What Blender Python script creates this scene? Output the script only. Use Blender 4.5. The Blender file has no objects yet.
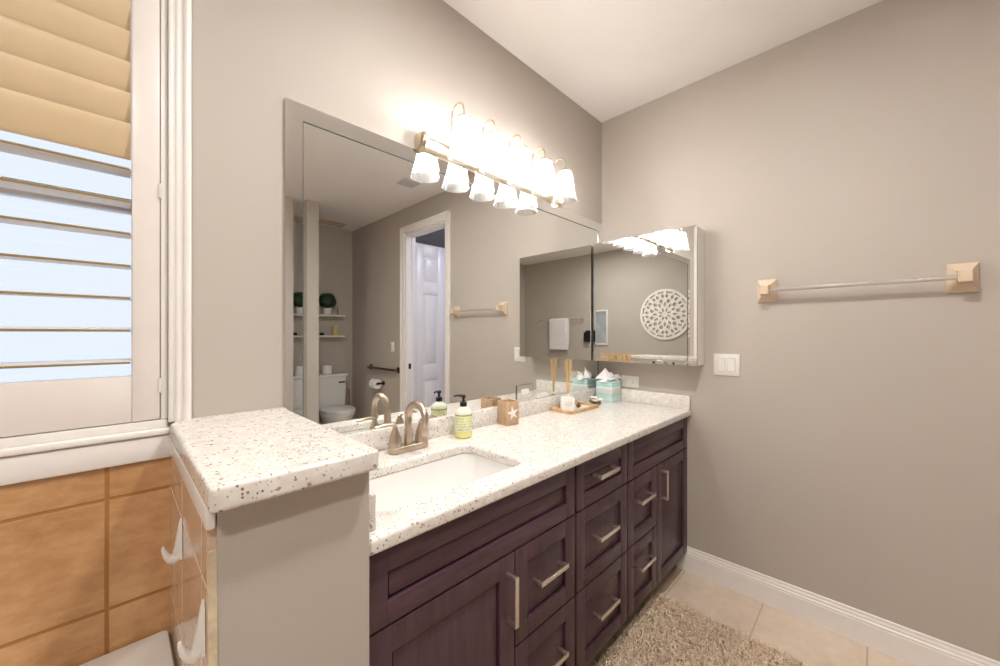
import bpy, bmesh, math, random
from mathutils import Vector, Matrix

random.seed(7)
S = bpy.context.scene
COL = S.collection
PI = math.pi
R = math.radians

# ------------------------------------------------------------------ camera, world, light, exposure
F_PX, AZ = 379.7, 44.72
cd = bpy.data.cameras.new('camera')
cd.sensor_width = 36.0
cd.lens = F_PX / 1000 * 36.0
cd.shift_y = 0.0012
cd.clip_start = 0.02
cam = bpy.data.objects.new('camera', cd)
COL.objects.link(cam)
cam.location = (-2.27, -1.296, 1.334)
cam.rotation_euler = (R(90), 0, R(AZ - 90))
S.camera = cam

W = bpy.data.worlds.new('world')
S.world = W
W.use_nodes = True
wb = W.node_tree.nodes['Background']
wb.inputs[0].default_value = (0.86, 0.90, 1.0, 1)
wb.inputs[1].default_value = 0.25

S.view_settings.view_transform = 'Standard'
S.view_settings.look = 'None'
S.view_settings.gamma = 1.0
S.view_settings.use_curve_mapping = False
S.view_settings.exposure = 2.16

BULB_EMIT = 28.0        # bulbs of the vanity lamps
FILL_EMIT = 108.0       # unseen ceiling discs added as fill light for the room
HALL_W = 3.8           # unseen cool fill light added in the hallway beyond the door
LAMP_COL = (1.0, 0.98, 0.96)
FILL_COL = (1.0, 0.975, 0.945)


def area(name, loc, rot, size, watts, col):
    l = bpy.data.lights.new(name, 'AREA')
    l.shape = 'DISK'
    l.size = size
    l.energy = watts
    l.color = col
    o = bpy.data.objects.new(name, l)
    COL.objects.link(o)
    o.location = loc
    o.rotation_euler = rot
    return o


area('hallway_fill_light', (0.85, -1.5, 2.70), (0, 0, 0), 0.3, HALL_W, (0.72, 0.76, 1.0))


# ------------------------------------------------------------------ materials
def srgb(r, g, b):
    def f(c):
        c /= 255.0
        return c / 12.92 if c <= 0.04045 else ((c + 0.055) / 1.055) ** 2.4
    return (f(r), f(g), f(b), 1.0)


class NT:
    """small node-tree helper"""
    def __init__(self, name):
        self.m = bpy.data.materials.new(name)
        self.m.use_nodes = True
        self.t = self.m.node_tree
        self.b = self.t.nodes['Principled BSDF']
        self.out = self.t.nodes['Material Output']

    def n(self, typ, **kw):
        nd = self.t.nodes.new(typ)
        for k, v in kw.items():
            setattr(nd, k, v)
        return nd

    def l(self, a, b):
        self.t.links.new(a, b)

    def coords(self, scale=(1, 1, 1), kind='Object'):
        tc = self.n('ShaderNodeTexCoord')
        mp = self.n('ShaderNodeMapping')
        mp.inputs['Scale'].default_value = scale
        self.l(tc.outputs[kind], mp.inputs[0])
        return mp.outputs[0]

    def noise(self, vec, scale, detail=3, rough=0.5):
        nz = self.n('ShaderNodeTexNoise')
        nz.inputs['Scale'].default_value = scale
        nz.inputs['Detail'].default_value = detail
        nz.inputs['Roughness'].default_value = rough
        self.l(vec, nz.inputs['Vector'])
        return nz.outputs['Fac']

    def ramp(self, fac, stops, interp='LINEAR'):
        r = self.n('ShaderNodeValToRGB')
        r.color_ramp.interpolation = interp
        el = r.color_ramp.elements
        while len(el) < len(stops):
            el.new(0.5)
        for e, (p, c) in zip(el, stops):
            e.position = p
            e.color = c
        self.l(fac, r.inputs[0])
        return r.outputs[0]

    def math(self, op, a, b=None, c=None):
        m = self.n('ShaderNodeMath', operation=op)
        for i, v in enumerate((a, b, c)):
            if v is None:
                continue
            if isinstance(v, (int, float)):
                m.inputs[i].default_value = v
            else:
                self.l(v, m.inputs[i])
        return m.outputs[0]

    def mix(self, fac, a, b):
        m = self.n('ShaderNodeMix', data_type='RGBA')
        if isinstance(fac, (int, float)):
            m.inputs['Factor'].default_value = fac
        else:
            self.l(fac, m.inputs['Factor'])
        for sock, v in (('A', a), ('B', b)):
            s = [i for i in m.inputs if i.name == sock and i.type == 'RGBA'][0]
            if isinstance(v, tuple):
                s.default_value = v
            else:
                self.l(v, s)
        return [o for o in m.outputs if o.type == 'RGBA'][0]

    def bump(self, h, strength=0.2, dist=0.002):
        b = self.n('ShaderNodeBump')
        b.inputs['Strength'].default_value = strength
        b.inputs['Distance'].default_value = dist
        self.l(h, b.inputs['Height'])
        self.l(b.outputs[0], self.b.inputs['Normal'])

    def set(self, color=None, rough=None, metal=None, **kw):
        if color is not None:
            if isinstance(color, tuple):
                self.b.inputs['Base Color'].default_value = color
            else:
                self.l(color, self.b.inputs['Base Color'])
        if rough is not None:
            if isinstance(rough, (int, float)):
                self.b.inputs['Roughness'].default_value = rough
            else:
                self.l(rough, self.b.inputs['Roughness'])
        if metal is not None:
            self.b.inputs['Metallic'].default_value = metal
        for k, v in kw.items():
            self.b.inputs[k].default_value = v
        return self


def scale_col(c, k):
    return (c[0] * k, c[1] * k, c[2] * k, 1)


def plain(name, col, rough=0.5, metal=0.0, var=0.06, nscale=14, bump=0.0, **kw):
    """colour with a little procedural variation"""
    t = NT(name)
    v = t.coords()
    f = t.noise(v, nscale, 3)
    c = t.ramp(f, [(0.3, scale_col(col, 1 - var)), (0.7, scale_col(col, 1 + var))])
    t.set(c, rough, metal, **kw)
    if bump:
        t.bump(t.noise(v, nscale * 12, 2), bump, 0.001)
    return t.m


def mat_wall(name, col, bump=0.12):
    t = NT(name)
    v = t.coords()
    f = t.noise(v, 1.7, 2)
    c = t.ramp(f, [(0.35, scale_col(col, 0.985)), (0.65, scale_col(col, 1.015))])
    t.set(c, 0.62)
    t.bump(t.noise(v, 190, 2), bump, 0.0015)
    return t.m


def mat_tile(name, col_a, col_b, grout, axes, origin, pitch, gw, rough=0.35):
    t = NT(name)
    tc = t.n('ShaderNodeTexCoord')
    sep = t.n('ShaderNodeSeparateXYZ')
    t.l(tc.outputs['Object'], sep.inputs[0])
    ds, cells = [], []
    for ax, o, p in zip(axes, origin, pitch):
        u = t.math('DIVIDE', t.math('SUBTRACT', sep.outputs['XYZ'.index(ax)], o), p)
        fr = t.math('FRACT', t.math('ADD', u, 100.0))
        d = t.math('MULTIPLY', t.math('SUBTRACT', 0.5, t.math('ABSOLUTE', t.math('SUBTRACT', fr, 0.5))), p)
        ds.append(d)
        cells.append(t.math('FLOOR', t.math('ADD', u, 100.0)))
    dmin = t.math('MINIMUM', ds[0], ds[1])
    mr = t.n('ShaderNodeMapRange', interpolation_type='SMOOTHSTEP')
    mr.inputs['From Min'].default_value = gw * 0.75
    mr.inputs['From Max'].default_value = gw * 1.35
    t.l(dmin, mr.inputs['Value'])
    face = mr.outputs[0]
    cmb = t.n('ShaderNodeCombineXYZ')
    t.l(cells[0], cmb.inputs[0])
    t.l(cells[1], cmb.inputs[1])
    wn = t.n('ShaderNodeTexWhiteNoise', noise_dimensions='3D')
    t.l(cmb.outputs[0], wn.inputs['Vector'])
    n1 = t.noise(t.coords(), 5.0, 7, 0.62)
    n2 = t.noise(t.coords((1, 1, 2.2)), 22.0, 4, 0.6)
    f = t.math('ADD', t.math('MULTIPLY', n1, 0.65), t.math('MULTIPLY', n2, 0.35))
    f = t.math('ADD', f, t.math('MULTIPLY', t.math('SUBTRACT', wn.outputs[0], 0.5), 0.08))
    c = t.ramp(f, [(0.36, col_a), (0.64, col_b)])
    col = t.mix(face, grout, c)
    t.set(col, t.math('SUBTRACT', 0.85, t.math('MULTIPLY', face, 0.85 - rough)))
    t.bump(face, 0.5, 0.003)
    return t.m


def mat_quartz(name):
    t = NT(name)
    v = t.coords()
    base = t.ramp(t.noise(v, 38, 4), [(0.35, srgb(224, 217, 209)), (0.65, srgb(238, 233, 227))])
    col = base
    for sc, thr, dst, c in ((85, 0.84, 0.30, srgb(160, 130, 108)), (120, 0.72, 0.34, srgb(220, 206, 190)),
                            (150, 0.88, 0.33, srgb(104, 82, 70)), (190, 0.82, 0.36, srgb(168, 164, 160))):
        wv = t.n('ShaderNodeVectorMath', operation='ADD')
        nz = t.n('ShaderNodeTexNoise')
        nz.inputs['Scale'].default_value = sc * 1.4
        t.l(v, nz.inputs['Vector'])
        sc_ = t.n('ShaderNodeVectorMath', operation='SCALE')
        sc_.inputs['Scale'].default_value = 0.5 / sc
        t.l(nz.outputs['Color'], sc_.inputs[0])
        t.l(v, wv.inputs[0])
        t.l(sc_.outputs[0], wv.inputs[1])
        vo = t.n('ShaderNodeTexVoronoi')
        vo.inputs['Scale'].default_value = sc
        t.l(wv.outputs[0], vo.inputs['Vector'])
        sx = t.n('ShaderNodeSeparateColor')
        t.l(vo.outputs['Color'], sx.inputs[0])
        m = t.math('MULTIPLY', t.math('GREATER_THAN', sx.outputs[0], thr), t.math('LESS_THAN', vo.outputs['Distance'], dst))
        col = t.mix(t.math('MULTIPLY', m, 0.85), col, c)
    t.set(col, 0.16)
    return t.m


def mat_wood(name, dark, light, stretch, scale, rough, bump=0.15):
    t = NT(name)
    v = t.coords(stretch)
    a = t.noise(v, scale, 6, 0.62)
    b = t.noise(t.coords(), 3.0, 2)
    f = t.math('ADD', t.math('MULTIPLY', a, 0.75), t.math('MULTIPLY', b, 0.25))
    c = t.ramp(f, [(0.32, dark), (0.68, light)])
    t.set(c, rough)
    t.bump(a, bump, 0.0008)
    return t.m


def mat_emit(name, col, strength, rough=0.3, base=(0.9, 0.9, 0.9, 1)):
    t = NT(name)
    v = t.coords()
    t.set(t.ramp(t.noise(v, 8, 1), [(0.4, base), (0.6, base)]), rough)
    t.b.inputs['Emission Color'].default_value = (*col[:3], 1)
    t.b.inputs['Emission Strength'].default_value = strength
    return t.m


def mat_glass_pane(name, tint=(0.95, 0.98, 1, 1)):
    t = NT(name)
    tr = t.n('ShaderNodeBsdfTransparent')
    tr.inputs[0].default_value = tint
    gl = t.n('ShaderNodeBsdfGlossy')
    gl.inputs['Roughness'].default_value = 0.02
    fr = t.n('ShaderNodeFresnel')
    mx = t.n('ShaderNodeMixShader')
    t.l(fr.outputs[0], mx.inputs[0])
    t.l(tr.outputs[0], mx.inputs[1])
    t.l(gl.outputs[0], mx.inputs[2])
    t.l(mx.outputs[0], t.out.inputs[0])
    return t.m


def mat_mirror(name, col=(0.90, 0.915, 0.905, 1), rough=0.0):
    t = NT(name)
    g = t.n('ShaderNodeBsdfGlossy')
    g.inputs['Color'].default_value = col
    g.inputs['Roughness'].default_value = rough
    t.l(g.outputs[0], t.out.inputs[0])
    return t.m


def mat_stripes(name):
    """watercolour bands in teal, grey and white on a tissue box"""
    t = NT(name)
    v = t.coords()
    sep = t.n('ShaderNodeSeparateXYZ')
    t.l(v, sep.inputs[0])
    wob = t.noise(t.coords((1, 1, 3)), 22, 3)
    z = t.math('ADD', t.math('DIVIDE', sep.outputs[2], 0.125), t.math('MULTIPLY', t.math('SUBTRACT', wob, 0.5), 0.16))
    white, teal, grey, pale = srgb(234, 241, 239), srgb(160, 214, 204), srgb(214, 210, 208), srgb(208, 232, 228)
    c = t.ramp(z, [(0.0, srgb(205, 226, 224)), (0.14, pale), (0.30, srgb(188, 220, 214)), (0.40, teal), (0.46, grey), (0.58, srgb(214, 208, 204)),
                   (0.66, pale), (0.74, white), (0.80, teal), (0.88, pale), (0.94, teal), (1.0, pale)])
    t.set(c, 0.45)
    return t.m


def mat_soap_label(name):
    """clear label with rows of small grey-green strokes"""
    t = NT(name)
    v = t.coords()
    sep = t.n('ShaderNodeSeparateXYZ')
    t.l(v, sep.inputs[0])
    ang = t.math('MULTIPLY', t.math('ARCTAN2', sep.outputs[1], sep.outputs[0]), 8.6)
    zz = t.math('MULTIPLY', sep.outputs[2], 92.0)
    rows = t.math('LESS_THAN', t.math('FRACT', zz), 0.58)
    brk = t.n('ShaderNodeTexWhiteNoise', noise_dimensions='2D')
    cv = t.n('ShaderNodeCombineXYZ')
    t.l(t.math('FLOOR', t.math('MULTIPLY', ang, 2.0)), cv.inputs[0])
    t.l(t.math('FLOOR', zz), cv.inputs[1])
    t.l(cv.outputs[0], brk.inputs['Vector'])
    m = t.math('MULTIPLY', rows, t.math('GREATER_THAN', brk.outputs[0], 0.42))
    c = t.mix(t.math('MULTIPLY', m, 0.75), srgb(234, 233, 190), srgb(176, 182, 150))
    t.set(c, 0.35)
    return t.m


WALL_C = srgb(189, 180, 170)
M = {}
M['wall'] = mat_wall('greige_wall_paint', WALL_C)
M['ceiling'] = mat_wall('white_ceiling_paint', srgb(238, 234, 231), 0.2)
M['hall'] = mat_wall('pale_hall_paint', srgb(206, 204, 210))
M['trim'] = plain('white_trim_paint', srgb(243, 238, 233), 0.32, var=0.015)
M['shutter'] = plain('white_shutter_paint', srgb(238, 230, 224), 0.35, var=0.015)
M['louver_lamplit'] = plain('lamplit_louver_tint', srgb(218, 194, 156), 0.4, var=0.02)  # warm lamp light on the upper louvers, put into their colour
M['louver_white'] = plain('white_louver_paint', srgb(226, 218, 212), 0.35, var=0.015)
M['olive'] = plain('olive_louver_edge', srgb(150, 128, 84), 0.5, var=0.05)  # olive strip along the front edge of the lower louvers
M['tile'] = mat_tile('tan_wall_tile', srgb(184, 134, 88), srgb(222, 178, 128), srgb(172, 120, 64), 'XZ', (-2.286, 0.687), (0.258, 0.258), 0.0035)
M['tile_side'] = mat_tile('tan_side_tile', srgb(208, 174, 148), srgb(224, 198, 176), srgb(238, 222, 206), 'YZ', (-0.258, 0.687), (0.258, 0.258), 0.0018, 0.12)
M['tile_edge'] = plain('rough_tile_edge', srgb(214, 196, 166), 0.8, var=0.16, nscale=60)
M['floor'] = mat_tile('beige_floor_tile', srgb(214, 192, 168), srgb(232, 214, 194), srgb(196, 174, 152), 'XY', (-0.36, -0.90), (0.37, 0.37), 0.0025)
M['quartz'] = mat_quartz('speckled_quartz')
M['espresso'] = mat_wood('espresso_wood', srgb(60, 38, 48), srgb(90, 62, 72), (24.0, 24.0, 2.5), 2.2, 0.34, 0.08)
M['espresso_h'] = mat_wood('espresso_wood_rail', srgb(60, 38, 48), srgb(92, 63, 73), (2.5, 24.0, 24.0), 2.2, 0.34, 0.08)
M['dark'] = plain('cabinet_carcass_black', srgb(30, 20, 22), 0.7, var=0.05)  # near-black board of the cabinet bodies and toe kicks
M['nickel'] = plain('satin_nickel', srgb(230, 224, 216), 0.34, 1.0, var=0.03)
M['nickel_warm'] = plain('brushed_nickel_warm', srgb(200, 184, 166), 0.30, 1.0, var=0.03)
M['chrome'] = plain('chrome', srgb(225, 225, 225), 0.06, 1.0, var=0.01)
M['brass'] = plain('pale_champagne_metal', srgb(214, 202, 180), 0.25, 1.0, var=0.03)
M['bronze'] = plain('bronze_metal', srgb(126, 100, 84), 0.3, 1.0, var=0.05)
M['black'] = plain('black_plastic', srgb(26, 22, 24), 0.3, var=0.05)
M['porcelain'] = plain('white_porcelain', srgb(238, 236, 232), 0.08, var=0.01)
M['almond'] = plain('almond_ceramic', srgb(226, 204, 178), 0.16, var=0.03)
M['acrylic'] = plain('frosted_acrylic_rod', srgb(226, 218, 210), 0.12, var=0.01)
M['acrylic'].node_tree.nodes['Principled BSDF'].inputs['Transmission Weight'].default_value = 0.55
M['plate'] = plain('white_plastic_plate', srgb(234, 229, 223), 0.3, var=0.01)
M['vent_grey'] = plain('vent_grey_paint', srgb(196, 190, 188), 0.5, var=0.02)
M['gap'] = plain('grey_gap', srgb(170, 164, 158), 0.6, var=0.02)
M['mirror'] = mat_mirror('silvered_mirror')
M['mirror_edge'] = plain('green_glass_edge', srgb(84, 100, 94), 0.1, var=0.03)
M['steel'] = plain('polished_steel', srgb(215, 208, 204), 0.07, 1.0, var=0.01)
M['glass'] = mat_glass_pane('window_glass')
def mat_shade(name):
    t = NT(name)
    tr = t.n('ShaderNodeBsdfTransparent')
    tl = t.n('ShaderNodeBsdfTranslucent')
    tl.inputs[0].default_value = (0.55, 0.55, 0.55, 1)
    gl = t.n('ShaderNodeBsdfGlossy')
    gl.inputs['Roughness'].default_value = 0.15
    m1 = t.n('ShaderNodeMixShader')
    m1.inputs[0].default_value = 0.12
    t.l(tl.outputs[0], m1.inputs[1])
    t.l(gl.outputs[0], m1.inputs[2])
    m2 = t.n('ShaderNodeMixShader')
    lw = t.n('ShaderNodeLayerWeight')
    lw.inputs[0].default_value = 0.35
    t.l(t.math('ADD', 0.22, t.math('MULTIPLY', lw.outputs['Facing'], 0.6)), m2.inputs[0])
    t.l(tr.outputs[0], m2.inputs[1])
    t.l(m1.outputs[0], m2.inputs[2])
    t.l(m2.outputs[0], t.out.inputs[0])
    return t.m


M['shade'] = mat_shade('frosted_shade_glass')
M['bulb'] = mat_emit('lit_bulb', LAMP_COL, BULB_EMIT)
M['fill_glow'] = mat_emit('fill_light_glow', FILL_COL, FILL_EMIT)
M['bamboo'] = mat_wood('bamboo_wood', srgb(186, 146, 96), srgb(222, 186, 138), (4, 4, 4), 9, 0.4)
M['holder_wood'] = mat_wood('light_brown_wood', srgb(178, 144, 110), srgb(212, 180, 146), (6, 6, 1.5), 14, 0.5)
M['reed'] = plain('pale_reed', srgb(222, 184, 112), 0.6, var=0.08)
M['candle_jar'] = plain('milky_white_glass', srgb(240, 236, 230), 0.08, var=0.01)
M['shell'] = plain('shell_white', srgb(246, 238, 230), 0.5, var=0.06)
M['moss'] = plain('olive_moss', srgb(128, 122, 84), 0.9, var=0.25)
M['brownnut'] = plain('brown_seed_pod', srgb(104, 70, 46), 0.6, var=0.2, nscale=60)
M['tissue'] = plain('white_tissue_paper', srgb(246, 243, 242), 0.8, var=0.01)
M['tissue_box'] = mat_stripes('teal_striped_card')
M['soap'] = plain('yellow_green_liquid', srgb(230, 226, 146), 0.08, var=0.03)
M['soap'].node_tree.nodes['Principled BSDF'].inputs['Transmission Weight'].default_value = 0.0
M['soap_label'] = mat_soap_label('clear_label')
M['bottle_white'] = plain('white_bottle_plastic', srgb(236, 234, 216), 0.25, var=0.01)
M['rug'] = plain('rug_backing', srgb(190, 170, 148), 0.95, var=0.1, nscale=30)
M['leaf'] = plain('dark_green_leaf', srgb(52, 74, 44), 0.55, var=0.3, nscale=30)
M['wax'] = plain('cream_wax', srgb(222, 196, 132), 0.5, var=0.05)
M['towel'] = plain('white_terry', srgb(238, 234, 234), 0.95, var=0.03, nscale=120, bump=0.8)
M['medallion'] = plain('white_carved_wood', srgb(238, 230, 224), 0.55, var=0.03)
M['red_wood'] = mat_wood('reddish_wood', srgb(150, 100, 80), srgb(184, 134, 110), (8, 8, 1), 4, 0.4)
M['picture'] = plain('grey_blue_print', srgb(168, 174, 178), 0.35, var=0.15, nscale=6)
t_ = NT('shag_pile')
v_ = t_.coords()
t_.set(t_.ramp(t_.noise(v_, 75, 3), [(0.3, srgb(220, 192, 160)), (0.55, srgb(242, 220, 194)), (0.75, srgb(250, 236, 216))]), 0.95)
M['pile'] = t_.m


# ------------------------------------------------------------------ mesh helpers
class MB:
    def __init__(self):
        self.b = bmesh.new()

    def _add(self, tmp, mat=None):
        if mat is not None:
            bmesh.ops.transform(tmp, matrix=mat, verts=tmp.verts)
        me = bpy.data.meshes.new('tmp')
        tmp.to_mesh(me)
        tmp.free()
        self.b.from_mesh(me)
        bpy.data.meshes.remove(me)
        return self

    def box(self, x0, x1, y0, y1, z0, z1, bev=0.0, seg=2, mat=None):
        t = bmesh.new()
        bmesh.ops.create_cube(t, size=1)
        bmesh.ops.scale(t, vec=(abs(x1 - x0), abs(y1 - y0), abs(z1 - z0)), verts=t.verts)
        bmesh.ops.translate(t, vec=((x0 + x1) / 2, (y0 + y1) / 2, (z0 + z1) / 2), verts=t.verts)
        if bev:
            bmesh.ops.bevel(t, geom=t.edges[:], offset=bev, segments=seg, affect='EDGES', profile=0.5)
        return self._add(t, mat)

    def lathe(self, prof, seg=32, mat=None, flute=0, famp=0.0, cap=True):
        """prof = [(r, z)...] about the z axis"""
        t = bmesh.new()
        rings = []
        for r, z in prof:
            ring = []
            for i in range(seg):
                a = 2 * PI * i / seg
                rr = r * (1 + famp * math.cos(flute * a)) if flute else r
                ring.append(t.verts.new((rr * math.cos(a), rr * math.sin(a), z)))
            rings.append(ring)
        for a, b in zip(rings, rings[1:]):
            for i in range(seg):
                j = (i + 1) % seg
                t.faces.new((a[i], a[j], b[j], b[i]))
        if cap:
            if prof[0][0] > 1e-6:
                t.faces.new(rings[0][::-1])
            if prof[-1][0] > 1e-6:
                t.faces.new(rings[-1])
        bmesh.ops.remove_doubles(t, verts=t.verts, dist=1e-6)
        bmesh.ops.recalc_face_normals(t, faces=t.faces)
        return self._add(t, mat)

    def loft(self, rings, cap=True, mat=None):
        """rings = list of equal-length closed loops of 3-D points"""
        t = bmesh.new()
        vr = [[t.verts.new(p) for p in r] for r in rings]
        n = len(vr[0])
        for a, b in zip(vr, vr[1:]):
            for i in range(n):
                j = (i + 1) % n
                t.faces.new((a[i], a[j], b[j], b[i]))
        if cap:
            t.faces.new(vr[0][::-1])
            t.faces.new(vr[-1])
        bmesh.ops.recalc_face_normals(t, faces=t.faces)
        return self._add(t, mat)

    def tube(self, pts, rad, seg=12, cap=True, flat=1.0, mat=None):
        """tube along a polyline; rad is a number or a list"""
        pts = [Vector(p) for p in pts]
        n = len(pts)
        rs = [rad] * n if isinstance(rad, (int, float)) else list(rad)
        rings = []
        prev = None
        for i, p in enumerate(pts):
            d = (pts[min(i + 1, n - 1)] - pts[max(i - 1, 0)]).normalized()
            if prev is None:
                up = Vector((0, 0, 1)) if abs(d.z) < 0.9 else Vector((1, 0, 0))
                u = d.cross(up).normalized()
            else:
                u = (prev - d * prev.dot(d)).normalized()
            w = d.cross(u).normalized()
            prev = u
            rings.append([p + (u * math.cos(2 * PI * k / seg) + w * math.sin(2 * PI * k / seg) * flat) * rs[i] for k in range(seg)])
        return self.loft(rings, cap, mat)

    def prism(self, poly, axis, a, b, bev=0.0, mat=None):
        """poly of 2-D points extruded along axis from a to b"""
        t = bmesh.new()
        def p3(u, v, w):
            return {'x': (w, u, v), 'y': (u, w, v), 'z': (u, v, w)}[axis]
        v0 = [t.verts.new(p3(u, v, a)) for u, v in poly]
        v1 = [t.verts.new(p3(u, v, b)) for u, v in poly]
        n = len(poly)
        t.faces.new(v0[::-1])
        t.faces.new(v1)
        for i in range(n):
            j = (i + 1) % n
            t.faces.new((v0[i], v0[j], v1[j], v1[i]))
        bmesh.ops.recalc_face_normals(t, faces=t.faces)
        if bev:
            bmesh.ops.bevel(t, geom=t.edges[:], offset=bev, segments=2, affect='EDGES', profile=0.5)
        return self._add(t, mat)

    def ball(self, c, r, sub=3, scale=(1, 1, 1), jitter=0.0):
        t = bmesh.new()
        bmesh.ops.create_icosphere(t, subdivisions=sub, radius=1)
        for v in t.verts:
            k = 1 + random.uniform(-jitter, jitter)
            v.co = Vector((c[0] + v.co.x * r * scale[0] * k, c[1] + v.co.y * r * scale[1] * k, c[2] + v.co.z * r * scale[2] * k))
        return self._add(t)

    def build(self, name, mat, parent=None, loc=None, smooth=True, ang=35):
        me = bpy.data.meshes.new(name)
        self.b.to_mesh(me)
        self.b.free()
        o = bpy.data.objects.new(name, me)
        COL.objects.link(o)
        me.materials.append(mat)
        if smooth:
            me.shade_smooth()
            me.set_sharp_from_angle(angle=R(ang))
        if parent is not None:
            o.parent = parent
        elif loc is not None:
            me.transform(Matrix.Translation(-Vector(loc)))
            o.location = loc
        return o


def outline_mesh(loops, half, bevel=0.0, res=2):
    """flat plate with holes and rounded rims, z from -half to +half; returns a mesh"""
    def inset(lp, d, hole):
        n = len(lp)
        ar = sum(lp[k][0] * lp[(k + 1) % n][1] - lp[(k + 1) % n][0] * lp[k][1] for k in range(n))
        sg = (1 if ar > 0 else -1) * (-1 if hole else 1)
        out = []
        for k in range(n):
            p, q, r = Vector(lp[k - 1]), Vector(lp[k]), Vector(lp[(k + 1) % n])
            e1, e2 = (q - p).normalized(), (r - q).normalized()
            n1, n2 = Vector((-e1.y, e1.x)), Vector((-e2.y, e2.x))
            m_ = n1 + n2
            if m_.length < 1e-6:
                m_ = n1
            m_.normalize()
            kk = min(1.0 / max(0.35, m_.dot(n1)), 2.0)
            out.append(q + m_ * (sg * d * kk))
        return out
    prof = [(0.0, -half), (0.0, half)]
    if bevel:
        st = [(bevel * (1 - math.cos(R(90) * t / (res + 1))), half - bevel * (1 - math.sin(R(90) * t / (res + 1)))) for t in range(res + 2)]
        prof = [(d, -z) for d, z in reversed(st)] + st
    bm = bmesh.new()
    tops, bots = [], []
    for li, lp in enumerate(loops):
        rings = [[bm.verts.new((p[0], p[1], z)) for p in inset(lp, d, li > 0)] for d, z in prof]
        n = len(lp)
        for a, b in zip(rings, rings[1:]):
            for k in range(n):
                bm.faces.new((a[k], a[(k + 1) % n], b[(k + 1) % n], b[k]))
        bots += [bm.edges.get((rings[0][k], rings[0][(k + 1) % n])) for k in range(n)]
        tops += [bm.edges.get((rings[-1][k], rings[-1][(k + 1) % n])) for k in range(n)]
    bmesh.ops.triangle_fill(bm, edges=bots, use_beauty=True)
    bmesh.ops.triangle_fill(bm, edges=tops, use_beauty=True)
    bmesh.ops.recalc_face_normals(bm, faces=bm.faces)
    bm.normal_update()
    for f in bm.faces:
        f.smooth = abs(f.normal.z) < 0.9999
    me = bpy.data.meshes.new('outline')
    bm.to_mesh(me)
    bm.free()
    return me


def mesh_obj(name, me, mat, parent=None, ang=35):
    me.name = name
    o = bpy.data.objects.new(name, me)
    COL.objects.link(o)
    me.materials.append(mat)
    me.set_sharp_from_angle(angle=R(ang))
    for p in me.polygons:
        p.use_smooth = len(p.vertices) != 3     # caps are triangles: keep them flat
    if parent is not None:
        o.parent = parent
    return o


def rrect(x0, x1, y0, y1, r, seg=6):
    pts = []
    for cx, cy, a0 in ((x1 - r, y1 - r, 0), (x0 + r, y1 - r, 90), (x0 + r, y0 + r, 180), (x1 - r, y0 + r, 270)):
        for i in range(seg + 1):
            a = R(a0 + 90 * i / seg)
            pts.append((cx + r * math.cos(a), cy + r * math.sin(a)))
    return pts


def tag(o, label, cat, group=None):
    o['label'] = label
    o['category'] = cat
    if group:
        o['group'] = group
    return o


def thing(name, label, cat, loc=(0, 0, 0), rz=0.0, group=None):
    o = bpy.data.objects.new(name, None)
    o.empty_display_size = 0.05
    COL.objects.link(o)
    o.location = loc
    o.rotation_euler = (0, 0, rz)
    return tag(o, label, cat, group)


def struct(o):
    o['kind'] = 'structure'
    return o


def copy_tree(o, parent=None):
    c = o.copy()
    COL.objects.link(c)
    if parent is not None:
        c.parent = parent
    for ch in list(o.children):
        copy_tree(ch, c)
    return c


# ------------------------------------------------------------------ room shell
CH = 2.74           # ceiling height
XL, YF = -3.85, -3.81

m = MB()
m.box(XL - 0.1, 0.12, YF - 0.1, 0.2, -0.1, 0.0)
struct(m.build('floor', M['floor'], smooth=False))
m = MB()
m.box(XL - 0.1, 0.12, YF - 0.1, 0.2, CH, CH + 0.1)
struct(m.build('ceiling', M['ceiling'], smooth=False))

# back wall (mirror and window) with the window opening
WX0, WX1, WZ0, WZ1 = -3.64, -2.192, 1.11, 2.46
m = MB()
m.box(WX1, 0.0, 0, 0.16, 0, CH).box(XL, WX0, 0, 0.16, 0, CH)
m.box(WX0, WX1, 0, 0.16, 0, WZ0 - 0.03).box(WX0, WX1, 0, 0.16, WZ1, CH)
struct(m.build('wall_back', M['wall'], smooth=False))

# right wall with the doorway
DY0, DY1, DZ = -2.452, -1.705, 2.45
m = MB()
m.box(0, 0.12, DY1, 0.16, 0, CH).box(0, 0.12, YF, DY0, 0, CH).box(0, 0.12, DY0, DY1, DZ, CH)
struct(m.build('wall_right', M['wall'], smooth=False))
m = MB()
m.box(XL - 0.1, 0.12, YF - 0.1, YF, 0, CH)
struct(m.build('wall_front', M['wall'], smooth=False))
m = MB()
m.box(XL - 0.1, XL, YF, 0.16, 0, CH)
struct(m.build('wall_left', M['wall'], smooth=False))
m = MB()
m.box(-0.875, -0.755, YF, -2.93, 0, CH)
struct(m.build('wall_partition', M['wall'], smooth=False))

# tub surround
m = MB()
m.box(XL, -2.163, -0.012, 0.0, 0, 1.021)
struct(m.build('wall_tile_back', M['tile'], smooth=False))
m = MB()
m.box(XL, XL + 0.012, -2.10, -0.012, 0, 1.021)
struct(m.build('wall_tile_left', M['tile_side'], smooth=False))

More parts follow.
